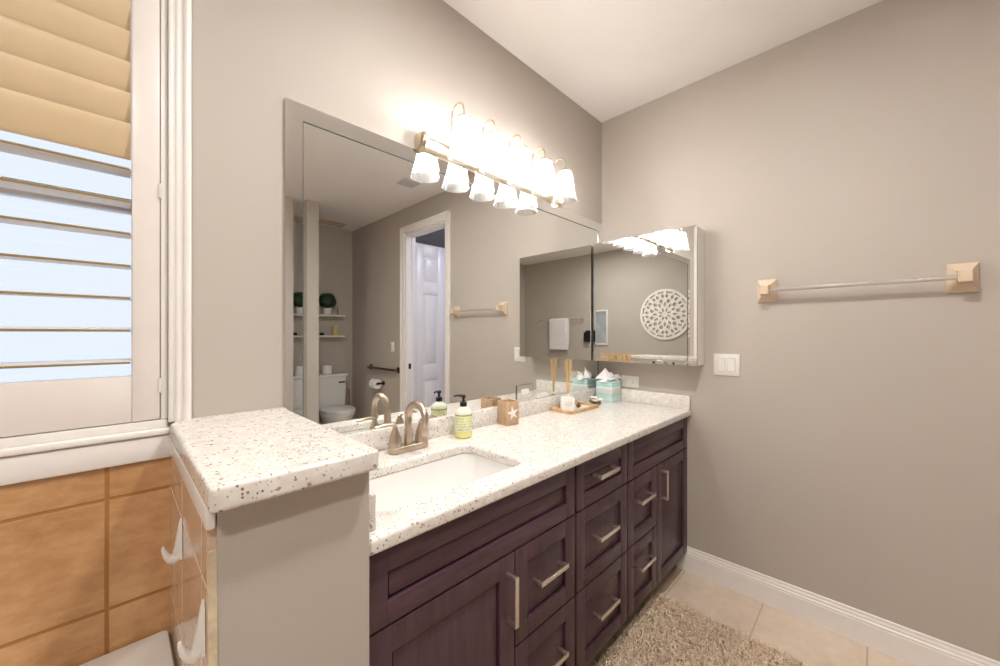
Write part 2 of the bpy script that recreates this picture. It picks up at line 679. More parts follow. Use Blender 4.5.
# half wall (pier) between the tub and the vanity
m = MB()
m.box(-2.161, -1.914, -0.575, 0.0, 0, 1.07)
struct(m.build('wall_pier', M['wall'], smooth=False))
m = MB()
m.box(-2.173, -2.161, -0.566, -0.012, 0, 1.035)
struct(m.build('wall_tile_pier', M['tile_side'], smooth=False))
m = MB()
zs = [i * 0.035 for i in range(int(1.0 / 0.035))]
poly = [(-0.566, 0.0)] + [(-0.577 + random.uniform(-0.0025, 0.003), z) for z in zs] + [(-0.574, 1.0), (-0.566, 1.0)]
m.prism(poly, 'x', -2.1725, -2.1612)
struct(m.build('trim_tile_edge', M['tile_edge']))
m = MB()
m.box(-2.1755, -2.163, -0.578, -0.012, 1.036, 1.0695, 0.003)
struct(m.build('trim_ledge', M['plate']))

# hallway beyond the door
m = MB()
m.box(0.12, 1.9, -3.9, -3.8, 0, CH).box(1.8, 1.9, -3.8, -0.6, 0, CH).box(0.12, 1.9, -0.6, -0.5, 0, CH)
struct(m.build('wall_hallway', M['hall'], smooth=False))
m = MB()
m.box(0.12, 1.9, -3.9, -0.5, -0.1, 0)
struct(m.build('floor_hallway', M['floor'], smooth=False))
m = MB()
m.box(0.12, 1.9, -3.9, -0.5, CH, CH + 0.1)
struct(m.build('ceiling_hallway', M['ceiling'], smooth=False))


# baseboards (stepped profile)
def bb_right(name, a, b):
    prof = [(0, 0), (0.014, 0), (0.014, 0.092), (0.0125, 0.096), (0.0125, 0.104), (0.009, 0.109), (0.009, 0.117),
            (0.0055, 0.124), (0.0055, 0.134), (0.003, 0.137), (0, 0.137)]
    t = MB()
    t.loft([[(-u, a, v) for u, v in prof], [(-u, b, v) for u, v in prof]])
    return struct(t.build(name, M['trim'], smooth=False))


bb_right('baseboard_right', -1.632, -0.48)
bb_right('baseboard_right_far', -3.80, -2.533)
t = MB()
t.box(-0.755, -0.014, YF, YF + 0.014, 0, 0.137, 0.003)
struct(t.build('baseboard_front', M['trim']))

# door: casing, jamb, open leaf
d = struct(MB().box(-0.018, 0.0, DY0 - 0.08, DY0, 0, DZ + 0.08, 0.004).box(-0.018, 0.0, DY1, DY1 + 0.072, 0, DZ + 0.08, 0.004)
           .box(-0.018, 0.0, DY0, DY1, DZ, DZ + 0.08, 0.004)
           .box(-0.024, -0.016, DY0 - 0.08, DY0 - 0.058, 0, DZ + 0.08, 0.003).box(-0.024, -0.016, DY1 + 0.05, DY1 + 0.072, 0, DZ + 0.08, 0.003)
           .box(-0.024, -0.016, DY0 - 0.08, DY1 + 0.072, DZ + 0.058, DZ + 0.08, 0.003).build('trim_door_casing', M['trim']))
d = MB()
d.box(0.0, 0.12, DY0, DY0 + 0.018, 0, DZ).box(0.0, 0.12, DY1 - 0.018, DY1, 0, DZ).box(0.0, 0.12, DY0 + 0.018, DY1 - 0.018, DZ - 0.018, DZ)
d.box(0.07, 0.085, DY0 + 0.018, DY0 + 0.028, 0, DZ - 0.018)
jamb = struct(d.build('door_1', M['trim'], smooth=False))
MB().box(0.03, 0.06, DY0 + 0.018, DY0 + 0.0205, 0.945, 1.005).build('strike_plate', M['black'], jamb)
# leaf, standing open at right angles to the wall
lf = MB()
LX0, LX1, LY, LZ = 0.135, 0.86, -2.46, 2.385
lf.box(LX0, LX1, LY - 0.04, LY - 0.006, 0.012, LZ)
xs = (LX0, LX0 + 0.105, (LX0 + LX1) / 2 - 0.05, (LX0 + LX1) / 2 + 0.05, LX1 - 0.105, LX1)
zsd = (0.012, 0.25, 0.80, 0.97, 1.80, 1.93, 2.24, LZ)
for a, b in ((0, 1), (2, 3), (4, 5)):
    lf.box(xs[a], xs[b], LY - 0.006, LY, 0.012, LZ, 0.002)
for a, b in ((0, 1), (2, 3), (4, 5), (6, 7)):
    for c, e in ((1, 2), (3, 4)):
        lf.box(xs[c], xs[e], LY - 0.006, LY, zsd[a], zsd[b], 0.002)
for a, b in ((1, 2), (3, 4), (5, 6)):
    for c, e in ((1, 2), (3, 4)):
        lf.box(xs[c] + 0.03, xs[e] - 0.03, LY - 0.006, LY - 0.001, zsd[a] + 0.03, zsd[b] - 0.03, 0.004)
leaf = struct(lf.build('door_2', M['trim']))
kn = MB()
kn.tube([(LX1 - 0.07, LY, 0.95), (LX1 - 0.07, LY + 0.05, 0.95)], 0.012).ball((LX1 - 0.07, LY + 0.062, 0.95), 0.026)
kn.build('door_knob', M['nickel'], leaf)

# ------------------------------------------------------------------ window
w = MB()
for x0, x1, z0, z1 in ((WX0, WX1, WZ0 - 0.03, WZ0 + 0.02), (WX0, WX1, WZ1 - 0.05, WZ1), (WX0, WX0 + 0.05, WZ0, WZ1), (WX1 - 0.05, WX1, WZ0, WZ1), (WX0, WX1, 1.655, 1.69)):
    w.box(x0, x1, 0.10, 0.14, z0, z1, 0.003)
win = struct(w.build('window_1', M['trim']))
MB().box(WX0 + 0.04, WX1 - 0.04, 0.118, 0.123, WZ0, WZ1).build('pane', M['glass'], win, smooth=False)

# casing on the right side, head and left, with a rounded moulding profile
c = MB()
c.box(-2.1775, -2.131, -0.016, 0.0, 1.1095, WZ1 + 0.06, 0.003)
c.tube([(-2.140, -0.015, 1.1095), (-2.140, -0.015, WZ1 + 0.06)], 0.009, 12)
c.tube([(-2.158, -0.014, 1.1095), (-2.158, -0.014, WZ1 + 0.06)], 0.007, 12)
c.box(-2.1775, -2.168, -0.022, -0.0, 1.1095, WZ1 + 0.06, 0.003)
c.box(-2.1915, -2.1775, -0.011, -0.0005, 1.119, WZ1 + 0.02, 0.002)
struct(c.build('trim_1', M['trim']))
c = MB()
c.box(WX0 - 0.06, -2.131, -0.018, 0.0, WZ1 + 0.0605, WZ1 + 0.12, 0.003).box(WX0 - 0.06, WX0, -0.018, 0.0, 1.1, WZ1 + 0.06, 0.003)
struct(c.build('trim_2', M['trim']))
# sill with a lip and apron
c = MB()
c.box(WX0 - 0.06, -2.174, -0.030, 0.10, 1.082, 1.097, 0.005)
c.box(WX0 - 0.06, -2.167, -0.024, 0.0, 1.022, 1.0815, 0.006)
c.box(WX0 - 0.06, -2.178, -0.012, 0.02, 1.097, 1.118, 0.003)
struct(c.build('trim_3', M['trim']))


# plantation shutters: two panels
def shutter(name, label, x0, x1, hinge_right):
    root = thing(name, label, 'shutter', ((x0 + x1) / 2, 0.0, 1.12), 0, 'plantation shutter panels in the window')
    hw = (x1 - x0) / 2
    zt = WZ1 - 0.015 - 1.12
    st = 0.051
    for s in (-1, 1):
        b = MB()
        xa, xb = (s * hw, s * (hw - st))
        b.box(min(xa, xb), max(xa, xb), -0.012, 0.018, 0, zt, 0.003)
        b.build('stile', M['shutter'], root)
    b = MB()
    b.box(-hw + st, hw - st, -0.011, 0.017, 0.0, 0.112, 0.002)
    b.build('bottom_rail', M['shutter'], root)
    b = MB()
    b.box(-hw + st, hw - st, -0.011, 0.017, zt - 0.09, zt, 0.002)
    b.build('top_rail', M['shutter'], root)
    first = None

    def louver(mat, zc, tilt, yc):
        L = hw - st - 0.0012
        ring = []
        n = 20
        for i in range(n):
            a = 2 * PI * i / n
            ring.append((0.0425 * math.cos(a), 0.0052 * math.sin(a) * (1 if abs(math.cos(a)) < 0.98 else 1)))
        ct, sn = math.cos(tilt), math.sin(tilt)
        rg = [[(x, u * ct - v * sn, u * sn + v * ct) for u, v in ring] for x in (-L, L)]
        bb = MB()
        bb.loft(rg)
        lv = bb.build('louver', mat, root)
        lv.location = (0, yc, zc - 1.12)
        return lv

    for k in range(7):
        zc = 1.264 + k * 0.0775
        lv = louver(M['louver_white'], zc + 0.0035, R(3), 0.022)
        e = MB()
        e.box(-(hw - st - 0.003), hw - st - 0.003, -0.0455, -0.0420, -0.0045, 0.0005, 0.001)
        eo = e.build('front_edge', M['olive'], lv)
    k = 0
    zb = 1.764
    while zb + 0.085 < 1.12 + zt - 0.06:
        louver(M['louver_lamplit'], zb + 0.041, R(-77), 0.004)
        zb += 0.0748
        k += 1
    xh = hw if hinge_right else -hw
    for z in (0.085, 0.575, 1.15):
        h = MB()
        h.box(xh - 0.003, xh + 0.003, -0.017, -0.011, z - 0.018, z + 0.018, 0.001)
        h.build('hinge', M['plate'], root)
    return root


shutter('plantation_shutter', 'white plantation shutter panel hinged beside the half wall, nearest the mirror', -2.835, -2.193, True)
shutter('plantation_shutter', 'white plantation shutter panel on the far left side of the window above tub', -3.63, -2.9885 + 0.15, False)

# ------------------------------------------------------------------ tub
tub = thing('bathtub', 'white bathtub set under the shuttered window beside the tiled half wall', 'bathtub', (-3.0, -0.39, 0))
tx0, tx1, ty0, ty1 = XL + 0.014 + 3.0, -2.174 + 3.0, -0.36, 0.375
b = MB()
rings = []
for (ins, z, r) in ((0.0, 0.0, 0.01), (0.0, 0.575, 0.01), (0.006, 0.588, 0.012), (0.014, 0.592, 0.02), (0.075, 0.590, 0.10), (0.09, 0.57, 0.12), (0.12, 0.30, 0.14), (0.17, 0.16, 0.16), (0.24, 0.13, 0.12)):
    rings.append([(x, y, z) for x, y in rrect(tx0 + ins, tx1 - ins, ty0 + ins, ty1 - ins, r, 6)])
b.loft(rings, cap=True)
b.build('shell', M['porcelain'], tub)
b = MB()
b.lathe([(0.0, 0.0), (0.035, 0.0), (0.035, 0.006), (0.02, 0.01), (0, 0.01)], 20)
dr = b.build('drain', M['chrome'], tub)
dr.location = (0.45, 0, 0.131)


# hooks on the tiled side of the half wall
def hook_mesh():
    b = MB()
    # flat back plate tapering to the top
    rg = []
    for z, wd, th in ((0.0, 0.011, 0.026), (0.012, 0.011, 0.024), (0.03, 0.011, 0.019), (0.05, 0.0095, 0.014), (0.08, 0.006, 0.008), (0.092, 0.003, 0.005)):
        rg.append([(-th * 0.0 - 0.0005, -wd, z), (-th, -wd * 0.6, z), (-th, wd * 0.6, z), (-0.0005, wd, z)])
    b.loft(rg)
    # tongue curling out and up
    pts = [(-0.004, 0, 0.016), (-0.012, 0, 0.004), (-0.022, 0, 0.001), (-0.032, 0, 0.006), (-0.040, 0, 0.016), (-0.045, 0, 0.028), (-0.047, 0, 0.036)]
    rad = [0.010, 0.011, 0.0105, 0.0095, 0.008, 0.006, 0.004]
    b.tube(pts, rad, 12)
    return b


for (y, z, lb) in ((-0.262, 0.866, 'white plastic wall hook nearer the window on the tiled half wall'),
                   (-0.552, 0.838, 'white plastic wall hook nearer the camera on the tiled half wall')):
    h = hook_mesh().build('wall_hook', M['plate'])
    h.location = (-2.1735, y, z)
    h.data.transform(Matrix.Diagonal((0.64, 0.9, 0.9, 1)))
    tag(h, lb, 'hook', 'hooks on the tiled half wall')

# slab capping the half wall
me = outline_mesh([rrect(-2.176, -1.909, -0.612, -0.0305, 0.010, 4)], 0.0195, 0.007, 4)
cap = mesh_obj('ledge_slab', me, M['quartz'])
# the rear strip beside the casing, joined into the same slab
cap.location = (0, 0, 1.0905)
bm_ = bmesh.new()
bm_.from_mesh(cap.data)
tmp = MB()
tmp.box(-2.166, -1.909, -0.032, -0.0175, -0.0195, 0.0195)
tmp.box(-2.130, -1.909, -0.0176, -0.0005, -0.0195, 0.0195)
me2 = bpy.data.meshes.new('x')
tmp.b.to_mesh(me2)
tmp.b.free()
bm_.from_mesh(me2)
bm_.to_mesh(cap.data)
bm_.free()
tag(cap, 'speckled white stone slab capping the half wall left of the sink', 'ledge')

# ------------------------------------------------------------------ vanity cabinets
YFACE = -0.540


def shaker(b, x0, x1, z0, z1, rail=0.055, yb=-0.520):
    """door / drawer front: frame with a recessed panel and a groove round it"""
    yf = YFACE
    b.box(x0, x0 + rail, yf, yb, z0, z1, 0.0015)
    b.box(x1 - rail, x1, yf, yb, z0, z1, 0.0015)
    b.box(x0 + rail, x1 - rail, yf, yb, z0, z0 + rail, 0.0015)
    b.box(x0 + rail, x1 - rail, yf, yb, z1 - rail, z1, 0.0015)
    g = 0.006
    b.box(x0 + rail + g, x1 - rail - g, yf + 0.008, yb, z0 + rail + g, z1 - rail - g, 0.0015)
    b.box(x0 + rail - 0.002, x1 - rail + 0.002, yb - 0.003, yb, z0 + rail - 0.002, z1 - rail + 0.002)
    return b


def pull(parent, xc, zc, vertical=False, L=0.142, out=0.034):
    b = MB()
    h = L / 2
    y0, y1 = YFACE - 0.0003, YFACE - out
    wv = 0.0075
    if vertical:
        b.box(xc - wv, xc + wv, y1 - 0.007, y1, zc - h, zc + h, 0.0012)
        for s in (-1, 1):
            zz = zc + s * (h - 0.006)
            b.box(xc - 0.005, xc + 0.005, y1 - 0.001, y0, zz - 0.006, zz + 0.006, 0.001)
    else:
        b.box(xc - h, xc + h, y1 - 0.007, y1, zc - wv, zc + wv, 0.0012)
        for s in (-1, 1):
            xx = xc + s * (h - 0.006)
            b.box(xx - 0.006, xx + 0.006, y1 - 0.001, y0, zc - 0.005, zc + 0.005, 0.001)
    o = b.build('handle', M['nickel'], parent)
    o['label'] = 'satin nickel bar handle'
    return o


def carcass(name, label, x0, x1):
    root = thing(name, label, 'cabinet', (0, 0, 0))
    b = MB()
    b.box(x0, x1, -0.5195, -0.502, 0.105, 0.872).box(x0, x1, -0.014, -0.002, 0.105, 0.872)
    b.box(x0, x0 + 0.016, -0.502, -0.014, 0.105, 0.872).box(x1 - 0.016, x1, -0.502, -0.014, 0.105, 0.872)
    b.box(x0 + 0.016, x1 - 0.016, -0.502, -0.014, 0.105, 0.121)
    b.build('body', M['dark'], root, smooth=False)
    b = MB()
    b.box(x0, x1, -0.465, -0.03, 0.0, 0.1045)
    b.build('toe_kick', M['dark'], root, smooth=False)
    return root


G = 0.0028
ZT0, ZT1, ZM, ZB = 0.868, 0.697, 0.409, 0.108
XA, XB, XC, XD, XE, XF = -1.906, -1.444, -1.124, -0.727, -0.423, -0.012


def front(root, kind, x0, x1, z0, z1, rail=0.055, handle=None, mat='espresso'):
    o = shaker(MB(), x0 + G, x1 - G, z0 + G, z1 - G, rail).build(kind, M[mat], root)
    if handle:
        pull(o, *handle)
    return o


c1 = carcass('sink_cabinet', 'dark espresso vanity cabinet under the sink beside the half wall', -1.912, XC - 0.004)
front(c1, 'false_front', XA, XC - 0.004, ZT1, ZT0, 0.05, None, 'espresso_h')
front(c1, 'door', XA, XB, ZB, ZT1, 0.06, (XB - 0.034, 0.578, True))
front(c1, 'drawer', XB, XC - 0.004, ZM, ZT1, 0.055, (-1.296, 0.575))
front(c1, 'drawer', XB, XC - 0.004, ZB, ZM, 0.055, (-1.296, 0.285))
c2 = carcass('drawer_cabinet', 'dark espresso vanity cabinet of three stacked drawers in the middle', XC + 0.001, XD - 0.003)
front(c2, 'drawer', XC + 0.003, XD - 0.003, ZT1, ZT0, 0.05, (-0.945, 0.805), 'espresso_h')
front(c2, 'drawer', XC + 0.003, XD - 0.003, ZM, ZT1, 0.055, (-0.945, 0.575))
front(c2, 'drawer', XC + 0.003, XD - 0.003, ZB, ZM, 0.055, (-0.945, 0.285))
c3 = carcass('end_cabinet', 'dark espresso vanity cabinet with drawers and door against the right wall', XD, -0.002)
front(c3, 'false_front', XD, XF, ZT1, ZT0, 0.05, None, 'espresso_h')
front(c3, 'drawer', XD, XE, ZM, ZT1, 0.055, (-0.60, 0.60))
front(c3, 'drawer', XD, XE, ZB, ZM, 0.055, (-0.60, 0.31))
front(c3, 'door', XE, XF, ZB, ZT1, 0.055, (XE + 0.034, 0.60, True))
b = MB()
b.box(XF + 0.001, -0.002, -0.538, -0.52, 0.106, 0.875)
b.build('filler_strip', M['espresso'], c3)

# ------------------------------------------------------------------ countertop with sink hole
SX0, SX1, SY0, SY1 = -1.835, -1.315, -0.468, -0.172
CT, CTH = 0.912, 0.036
me = outline_mesh([rrect(-1.912, -0.001, -0.562, -0.001, 0.013, 4), rrect(SX0, SX1, SY0, SY1, 0.045, 6)], CTH / 2, 0.009, 4)
ct = mesh_obj('countertop', me, M['quartz'])
ct.location = (0, 0, CT - CTH / 2)
tag(ct, 'speckled white stone countertop on the dark vanity cabinets', 'countertop')
zc0 = CTH / 2
b = MB()
b.box(-1.90, -0.0015, -0.0205, -0.0015, zc0 + 0.0003, zc0 + 0.077, 0.003)
b.build('backsplash', M['quartz'], ct)
b = MB()
b.box(-0.0205, -0.0015, -0.556, -0.0212, zc0 + 0.0003, zc0 + 0.077, 0.003)
b.build('side_splash', M['quartz'], ct)
b = MB()
b.box(-1.9125, -1.876, -0.530, -0.0212, zc0 + 0.0003, zc0 + 0.077, 0.003)
b.build('side_splash', M['quartz'], ct)

# undermount basin
sk = thing('sink_basin', 'white rectangular undermount sink basin set in the countertop', 'sink', ((SX0 + SX1) / 2, (SY0 + SY1) / 2, CT - 0.19))
hw, hd = (SX1 - SX0) / 2, (SY1 - SY0) / 2
b = MB()
prof = [(0.024, 0.154, 0.06), (0.004, 0.154, 0.05), (0.004, 0.150, 0.05), (-0.006, 0.08, 0.06), (-0.02, 0.035, 0.07), (-0.05, 0.018, 0.08), (-0.11, 0.012, 0.035)]
rings = [[(x, y, z) for x, y in rrect(-hw - e, hw + e, -hd - e, hd + e, r, 6)] for e, z, r in prof]
b.loft(rings, cap=False)
last = rings[-1]
b.prism([(p[0], p[1]) for p in last], 'z', 0.010, 0.012)
prof2 = [(0.024, 0.150, 0.06), (0.010, 0.146, 0.055), (0.004, 0.07, 0.06), (-0.02, 0.02, 0.07), (-0.09, 0.0, 0.05)]
rings = [[(x, y, z) for x, y in rrect(-hw - e, hw + e, -hd - e, hd + e, r, 6)] for e, z, r in prof2]
b.loft(rings, cap=False)
b.build('bowl', M['porcelain'], sk)
b = MB()
b.lathe([(0, 0.0), (0.022, 0.0), (0.022, 0.004), (0.014, 0.006), (0, 0.006)], 24)
o = b.build('drain', M['chrome'], sk)
o.location = (0, 0.02, 0.0125)

# ------------------------------------------------------------------ faucet (centreset, high arc)
fx, fy = -1.520, -0.082
fc = thing('faucet', 'brushed nickel high arc faucet with two lever handles behind sink', 'faucet', (fx, fy, CT + 0.0005))
me = outline_mesh([rrect(-0.080, 0.080, -0.027, 0.027, 0.026, 8)], 0.011, 0.006, 4)
o = mesh_obj('base_plate', me, M['nickel_warm'], fc)
o.location = (0, 0, 0.011)
b = MB()
pts = [(0, 0, 0.0215), (0, 0, 0.05), (0, 0, 0.085), (0, -0.001, 0.115)]
rc = 0.055
for i in range(15):
    a = R(180 - 200 * i / 14)
    pts.append((0, -(rc + rc * math.cos(a)), 0.118 + rc * math.sin(a)))
rad = [0.0165, 0.0150, 0.0138, 0.0132] + [0.0132 - 0.0018 * i / 14 for i in range(15)]
b.tube(pts, rad, 16)
e0, e1 = Vector(pts[-2]), Vector(pts[-1])
dd = (e1 - e0).normalized()
b.tube([e1 - dd * 0.004, e1 + dd * 0.004, e1 + dd * 0.022, e1 + dd * 0.028], [0.0125, 0.0145, 0.0145, 0.012], 16)
b.build('spout', M['nickel_warm'], fc)
for s in (-1, 1):
    b = MB()
    b.lathe([(0.0, 0.0), (0.0235, 0.0), (0.0235, 0.004), (0.0225, 0.020), (0.0195, 0.036), (0.0135, 0.054), (0.0092, 0.064), (0.0088, 0.070), (0.010, 0.074), (0.0, 0.080)], 24)
    hb = b.build('handle', M['nickel_warm'], fc)
    hb.location = (s * 0.054, 0, 0.0215)
    b = MB()
    b.tube([(0, 0, 0.076), (s * 0.015, 0.002, 0.081), (s * 0.035, 0.004, 0.083), (s * 0.056, 0.006, 0.081), (s * 0.072, 0.007, 0.078)],
           [0.0085, 0.0100, 0.0095, 0.0085, 0.0072], 12, flat=0.6)
    b.build('lever', M['nickel_warm'], hb)

# ------------------------------------------------------------------ soap pump bottle
sb = thing('soap_bottle', 'yellow-green soap pump bottle with black pump beside the sink', 'bottle', (-1.266, -0.090, CT + 0.0005), R(-42))
b = MB()
b.lathe([(0.0, 0.0), (0.031, 0.0), (0.035, 0.004), (0.0355, 0.02), (0.0355, 0.088), (0.035, 0.092)], 32)
b.build('bottle', M['soap'], sb)
b = MB()
b.lathe([(0.0358, 0.026), (0.0361, 0.027), (0.0361, 0.085), (0.0358, 0.086)], 32, cap=False)
b.build('label', M['soap_label'], sb)
b = MB()
b.lathe([(0.0357, 0.0915), (0.0357, 0.0940)], 32)
b.build('neck_band', M['black'], sb)
b = MB()
b.lathe([(0.0355, 0.0942), (0.0355, 0.099), (0.033, 0.107), (0.027, 0.115), (0.018, 0.121), (0.014, 0.123), (0.014, 0.126), (0, 0.126)], 32)
b.build('shoulder', M['bottle_white'], sb)
b = MB()
b.lathe([(0.0, 0.126), (0.0145, 0.126), (0.0145, 0.142), (0.012, 0.144), (0.006, 0.146), (0.005, 0.160), (0.010, 0.161), (0.011, 0.170), (0.006, 0.173), (0, 0.173)], 24)
b.tube([(0, 0, 0.167), (-0.014, -0.004, 0.170), (-0.030, -0.009, 0.171), (-0.040, -0.012, 0.168)], [0.0055, 0.005, 0.0042, 0.0038], 10)
b.build('pump', M['black'], sb)

# ------------------------------------------------------------------ wooden tumbler with starfish
hd_ = thing('wooden_tumbler', 'square light brown wooden tumbler with a white starfish on it', 'tumbler', (-0.972, -0.064, CT + 0.0005), R(-8))
b = MB()
a = 0.037
rings = [[(x, y, z) for x, y in rrect(-e, e, -e, e, 0.006, 4)] for e, z in ((a - 0.002, 0), (a, 0.003), (a, 0.106), (a - 0.001, 0.109), (a - 0.006, 0.109), (a - 0.007, 0.10), (a - 0.007, 0.02))]
b.loft(rings)
b.build('cup', M['holder_wood'], hd_)


def star_loop(r0, r1, n=5, rot=0.0):
    return [((r0 if i % 2 == 0 else r1) * math.cos(rot + PI * i / n), (r0 if i % 2 == 0 else r1) * math.sin(rot + PI * i / n)) for i in range(2 * n)]


me = outline_mesh([star_loop(0.034, 0.0125, 5, R(100))], 0.003, 0.0015, 2)
me.transform(Matrix.Translation((-0.004, -a - 0.0033, 0.056)) @ Matrix.Rotation(R(90), 4, 'X'))
o = mesh_obj('starfish', me, M['shell'], hd_)
o['label'] = 'white starfish ornament'

# ------------------------------------------------------------------ tray, diffuser, pod, flower, tissue box
tr = thing('bamboo_tray', 'square light bamboo tray with pale inside near the corner', 'tray', (-0.4575, -0.09, CT + 0.0005), 0)
tw, td, th = 0.130, 0.062, 0.018
TW0, TW1, TD0, TD1 = -0.1325, 0.1325, -0.075, 0.066
b = MB()
b.box(TW0, TW1, TD0, TD0 + 0.009, 0, th, 0.0015).box(TW0, TW1, TD1 - 0.009, TD1, 0, th, 0.0015)
b.box(TW0, TW0 + 0.009, TD0 + 0.009, TD1 - 0.009, 0, th, 0.0015).box(TW1 - 0.009, TW1, TD0 + 0.009, TD1 - 0.009, 0, th, 0.0015)
b.build('rim', M['bamboo'], tr)
b = MB()
b.box(TW0 + 0.009, TW1 - 0.009, TD0 + 0.009, TD1 - 0.009, 0.001, 0.006)
b.build('base_panel', M['candle_jar'], tr, smooth=False)

df = thing('candle_jar', 'white square candle jar standing on the bamboo tray', 'candle', (-0.529, -0.092, CT + 0.0068), R(-46))
b = MB()
e = 0.037
b.loft([[(x, y, z) for x, y in rrect(-q, q, -q, q, 0.012, 5)] for q, z in ((e - 0.003, 0), (e, 0.003), (e, 0.067), (e - 0.001, 0.070), (e - 0.004, 0.070), (e - 0.005, 0.058))])
b.build('jar', M['candle_jar'], df)
for zz, wd in ((0.046, 0.020), (0.036, 0.026), (0.029, 0.016)):
    b = MB()
    b.box(-wd, wd, -e - 0.0004, -e + 0.0006, zz, zz + 0.0016)
    b.build('label_line', plain('grey_print', srgb(170, 165, 165), 0.6), df, smooth=False)

rd = thing('reed_diffuser', 'glass reed diffuser with pale sticks behind the white candle jar', 'diffuser', (-0.470, -0.058, CT + 0.0068), 0)
b = MB()
b.lathe([(0, 0), (0.021, 0), (0.023, 0.003), (0.023, 0.045), (0.019, 0.056), (0.010, 0.064), (0.010, 0.078), (0.007, 0.078), (0.007, 0.06)], 24)
b.build('bottle', plain('amber_oil_glass', srgb(206, 196, 130), 0.06, 0, 0.04, **{'Transmission Weight': 0.5}), rd)
for i in range(6):
    a_ = 2 * PI * i / 6 + 0.3
    b = MB()
    b.tube([(0.004 * math.cos(a_ + PI), 0.004 * math.sin(a_ + PI), 0.02), (0.003 * math.cos(a_), 0.003 * math.sin(a_), 0.08), (0.026 * math.cos(a_), 0.014 * math.sin(a_), 0.268 + 0.006 * (i % 2))], 0.0019, 6)
    b.build('reed', M['reed'], rd)
b = MB()
b.lathe([(0.0108, 0.066), (0.0115, 0.068), (0.0115, 0.076), (0.0108, 0.078)], 20)
o = b.build('collar', M['shell'], rd)

b = MB()
b.ball((0, 0, 0.012), 0.0125, 3, (1, 1, 0.95), 0.05)
b.tube([(0, 0, 0.022), (0.002, 0, 0.030)], [0.003, 0.0015], 8)
o = b.build('seed_pod', M['brownnut'])
o.location = (-0.432, -0.100, CT + 0.0068)
tag(o, 'small round brown seed pod lying on the bamboo tray', 'ornament')

fl = thing('flower_ornament', 'white flower ornament with green moss between tray and tissue box', 'ornament', (-0.262, -0.105, CT + 0.0005), 0)
b = MB()
for i in range(14):
    a_ = i * 2.4
    b.ball((0.030 * math.cos(a_) * (0.4 + 0.6 * random.random()), 0.026 * math.sin(a_), 0.010 + 0.012 * random.random()), 0.012, 2, (1, 1, 0.8), 0.12)
b.build('moss', M['moss'], fl)
b = MB()
for k in range(3):
    cx_, cy_, cz_ = ((-0.020, -0.014, 0.024), (0.006, -0.018, 0.028), (-0.006, 0.008, 0.038))[k]
    for i in range(6):
        a_ = 2 * PI * i / 6 + k
        dv = Vector((math.cos(a_), math.sin(a_), 0.5))
        p0 = Vector((cx_, cy_, cz_))
        b.tube([p0, p0 + dv * 0.013, p0 + dv * 0.026 + Vector((0, 0, -0.003))], [0.004, 0.011, 0.003], 8, flat=0.35)
b.build('petals', M['shell'], fl)

tb = thing('tissue_box', 'teal striped cube tissue box in the corner of the countertop', 'tissue box', (-0.080, -0.094, CT + 0.0005), 0)
b = MB()
b.box(-0.056, 0.056, -0.056, 0.056, 0, 0.125, 0.0015)
b.build('box', M['tissue_box'], tb)
b = MB()
# rumpled tissue: crossing folded leaves of paper pulled up through the slot


def leaf_fold(ax, spread, height, lean, tip, ph):
    tm = bmesh.new()
    nu, nv = 17, 10
    vs = []
    for j in range(nv):
        v = j / (nv - 1)
        row = []
        for i in range(nu):
            u = i / (nu - 1) * 2 - 1
            w = 0.020 + spread * v
            a = u * w
            n = lean * v ** 1.3 + 0.011 * v * math.sin(u * 6.0 + ph)
            peak = max(0.0, 1 - abs(u - tip) * 1.15)
            z = 0.1245 + v * (0.004 + height * peak) + 0.010 * math.sin(PI * v) - 0.006 * v * abs(u)
            row.append(tm.verts.new((a * math.cos(ax) - n * math.sin(ax), a * math.sin(ax) + n * math.cos(ax), z)))
        vs.append(row)
    for j in range(nv - 1):
        for i in range(nu - 1):
            tm.faces.new((vs[j][i], vs[j][i + 1], vs[j + 1][i + 1], vs[j + 1][i]))
    return tm


b._add(leaf_fold(R(-42), 0.064, 0.082, 0.010, -0.25, 0.4))
b._add(leaf_fold(R(-38), 0.058, 0.050, -0.040, 0.45, 1.7))
b._add(leaf_fold(R(-60), 0.048, 0.056, 0.034, 0.2, 2.9))
b._add(leaf_fold(R(20), 0.040, 0.022, -0.026, -0.4, 0.9))
o = b.build('tissue', M['tissue'], tb, ang=60)
sm = o.modifiers.new('thick', 'SOLIDIFY')
sm.thickness = 0.0008

# ------------------------------------------------------------------ wall mirror with bevelled border strips
MX0, MX1, MZ0, MZ1 = -1.907, -0.004, 0.9895, 2.060
sw = 0.052
mr = thing('wall_mirror', 'large rectangular wall mirror with slanted mirror edges behind the sink', 'mirror', (-0.955, 0, MZ0))
b = MB()
b.box(MX0 + sw + 0.955, MX1 - sw + 0.955, -0.006, -0.0005, 0, MZ1 - sw - MZ0)
b.build('glass', M['mirror'], mr, smooth=False)


def strip(p_out0, p_out1, p_in1, p_in0, yo, yi):
    """bevel strip: outer edge stands proud by yo, inner edge by yi"""
    t = MB()
    q = []
    for (x, z), y in ((p_out0, yo), (p_out1, yo), (p_in1, yi), (p_in0, yi)):
        q.append((x + 0.955, z - MZ0, y))
    front_ = [(x, -y, z) for x, z, y in q]
    back_ = [(x, -0.0005, z) for x, z, y in q]
    t.loft([front_, back_])
    return t.build('border_strip', M['mirror'], mr, smooth=False)


